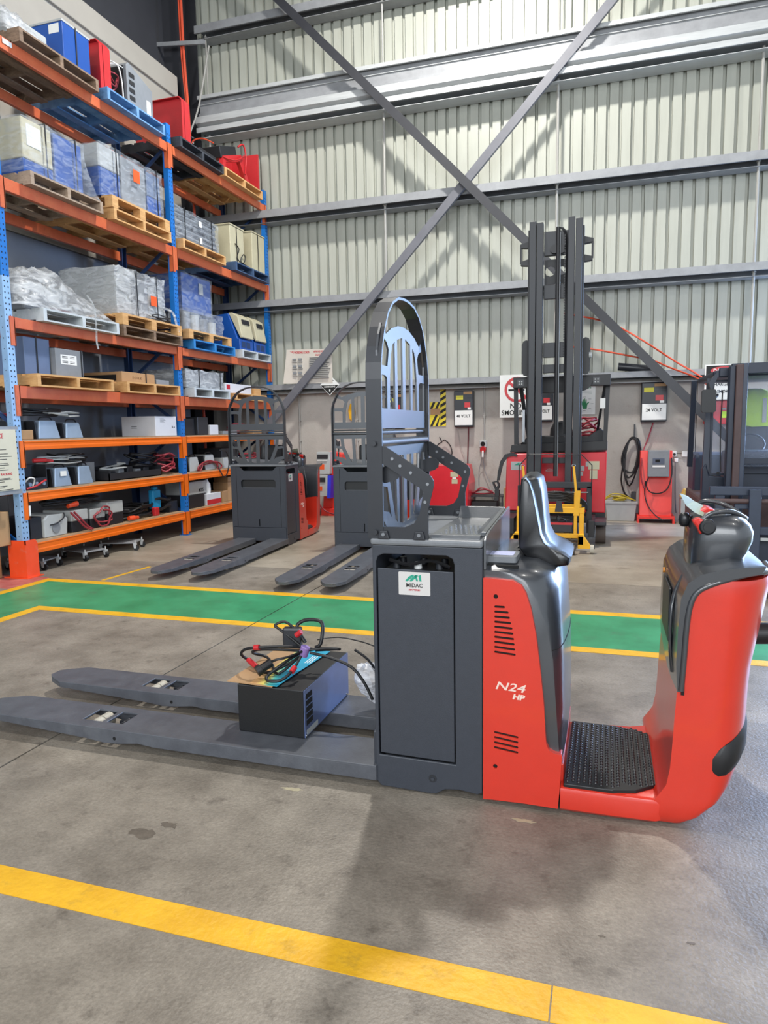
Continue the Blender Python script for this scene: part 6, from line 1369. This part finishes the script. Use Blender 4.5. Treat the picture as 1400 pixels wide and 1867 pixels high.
# concrete-coloured tub with yellow cable
t = thing('grey_tub', 'grey tub on the floor between reach truck and coral red cabinet', 'tub', (.24, 10.8, 0))
MB().prism([(.055, 0.0), (.43, 0.0), (.46, .27), (.02, .27)], 'y', 10.66, 10.90).build('tub', M_lcase, t, bev=.006); MB().box(.01, .47, 10.65, 10.91, .255, .28).build('rim', M_lcase, t, bev=.004)
coil('extension_cable', 'yellow cable heaped in the grey tub', (.22, 10.78, .285), .08, .05, mat('yellow_cable', '#b5a02c', .5, var=.05), .010, 5, 41, .05)
single(MB().tube([(.02, 10.70, .31), (.10, 10.68, .36), (.22, 10.68, .35), (.35, 10.68, .33), (.44, 10.70, .30)], .011, 6).tube([(.03, 10.74, .33), (.12, 10.74, .39), (.25, 10.74, .38), (.38, 10.74, .32)], .011, 6), 'extension_cable', MATS['yellow_cable'], 'yellow cable loops lying along the rim of the grey tub', 'cable', smooth=60)
# rag on a small carton by the forklift
single(MB().prism([(1.02, .37), (1.08, .49), (1.16, .46), (1.24, .43), (1.25, .36)], 'y', 10.50, 10.70), 'yellow_rag', mat('rag_yellow', '#c9ad5e', .9, var=.1), 'pale yellow rag on a small carton left of the dark blue forklift', 'cloth', bev=.012)
single(MB().box(1.03, 1.24, 10.48, 10.72, 0, .355), 'small_carton', M_lcase, 'pale carton on the floor under the yellow rag', 'box', bev=.006)
# striped floor chargers behind the parked picker
t = thing('floor_charger', 'white and blue charger on a red stand between the two parked order pickers', 'charger', (-4.3, 10.6, 0))
MB().prism([(-4.40, 0.12), (-4.08, .12), (-4.05, 1.0), (-4.30, 1.04)], 'y', 10.55, 10.85).build('stand', M_fred, t, bev=.006); MB().box(-4.42, -4.05, 10.45, 10.88, 0, .12).build('skid', M_fred, t, bev=.006)
c_ = MB().prism([(10.40, .68), (10.52, .68), (10.56, 1.04), (10.44, 1.04)], 'x', -4.44, -4.21).build('upper_charger', M_lcase, t, bev=.006)
MB().box(-4.42, -4.24, 10.41, 10.43, .93, 1.0).build('display', M_bodyd, c_); MB().box(-4.42, -4.30, 10.405, 10.42, .76, .84).build('orange_label', M_olab, c_); MB().box(-4.42, -4.25, 10.405, 10.425, .895, .915).build('white_strip', M_white, c_)
c_ = MB().prism([(10.34, .33), (10.46, .33), (10.50, .67), (10.38, .67)], 'x', -4.44, -4.24).build('lower_charger', M_lcase, t, bev=.006)
MB().box(-4.42, -4.27, 10.35, 10.37, .56, .63).build('display', M_bodyd, c_); MB().box(-4.42, -4.32, 10.345, 10.36, .42, .49).build('orange_label', M_olab, c_)
MB().prism([(10.34, .30), (10.50, .30), (10.54, .66), (10.40, .66)], 'x', -4.238, -4.18).build('blue_side', mat('strong_blue', '#2433c8', .35, var=.05), t)
lead([(-4.40, 10.36, .33), (-4.36, 10.3, .22), (-4.28, 10.3, .12), (-4.15, 10.3, .06), (-4.0, 10.35, .04)], .012, M_redcab, 'cable', 'pink-red cable on the floor by the white and blue charger')
# red battery cabinet seen through the near backrest
t = thing('red_cabinet', 'red steel cabinet with stacked labels seen through the near truck backrest', 'cabinet', (-2.25, 10.3, 0))
c_ = MB().prism([(-2.62, .15), (-1.96, .15), (-1.93, .55), (-1.99, .83), (-2.62, .83)], 'y', 10.3, 10.85).build('case', M_rred, t, bev=.01); MB().box(-2.62, -1.96, 10.32, 10.85, 0, .15).build('base', M_bodyd, t)
MB().box(-2.21, -2.09, 10.297, 10.3, .66, .73).build('label', M_wcase, c_); MB().box(-2.18, -2.12, 10.297, 10.3, .625, .655).build('label', M_white, c_); MB().box(-2.19, -2.10, 10.297, 10.3, .555, .62).build('label', M_wcase, c_)
# small table with red leads
t = thing('charger_table', 'low dark table against the wall left of the reach truck', 'table', (-1.75, 10.7, 0))
MB().box(-2.0, -1.45, 10.55, 10.88, .335, .355).build('top', M_bodyd, t)
for xx in (-1.99, -1.48):
    for y_ in (10.57, 10.84): MB().box(xx, xx + .02, y_, y_ + .02, 0, .335).build('leg', M_bodyd, t)
box1('black_battery', 'black battery with two pale terminals under the low dark table', 'battery', (-1.95, -1.55, 10.6, 10.85, 0.0, .26), M_dcase)
single(MB().tube([(-1.97, 10.66, .38), (-1.9, 10.62, .40), (-1.80, 10.60, .47), (-1.70, 10.62, .44), (-1.62, 10.64, .40), (-1.75, 10.66, .375), (-1.92, 10.70, .38), (-1.85, 10.72, .42), (-1.72, 10.70, .43), (-1.60, 10.68, .37)], .012, 6), 'cable', M_redcab, 'dark red leads looped on top of the low dark table', 'cable', smooth=60)
coil('cable', 'pile of red and black leads behind the second parked order picker', (-3.55, 10.5, .78), .10, .14, M_redcab, .016, 5, 51, .14)
box1('lead_box', 'dark cabinet carrying the pile of leads behind the second parked order picker', 'cabinet', (-3.75, -3.30, 10.35, 10.80, 0, .775), M_bodyd)
box1('paper_carton', 'small carton with a pale face beside the red reach truck', 'box', (-1.44, -1.30, 10.5, 10.75, 0, .48), M_card)
coil('cable', 'red cables heaped on the deck behind the mast of the reach truck', (-.22, 9.5, 1.22), .13, .13, M_redcab, .014, 5, 53, .22)
# orange hoses sagging along the wall, pipe offcut on the girt
lead([(-.6, 10.60, 3.0), (0.0, 10.60, 2.84), (.465, 10.6, 2.57), (.90, 10.6, 2.26), (1.15, 10.6, 2.10), (1.32, 10.62, 1.97), (1.40, 10.66, 1.85)], .012, M_tube, 'orange_hose', 'upper of the two orange hoses sagging across the wall to the DANGER sign', 'hose')
lead([(-.85, 10.60, 2.56), (-.31, 10.60, 2.50), (.325, 10.6, 2.355), (.62, 10.6, 2.28), (.84, 10.6, 2.175), (1.20, 10.62, 2.02), (1.36, 10.66, 1.90)], .012, M_tube, 'orange_hose', 'lower of the two orange hoses sagging across the wall', 'hose')
single(MB().cyl((.16, 10.84, 2.235), (.62, 10.84, 2.18), .055, 16), 'pipe_offcut', M_bodyd, 'grey pipe offcut lying on the lowest wall girt behind the brace', 'pipe', smooth=40)
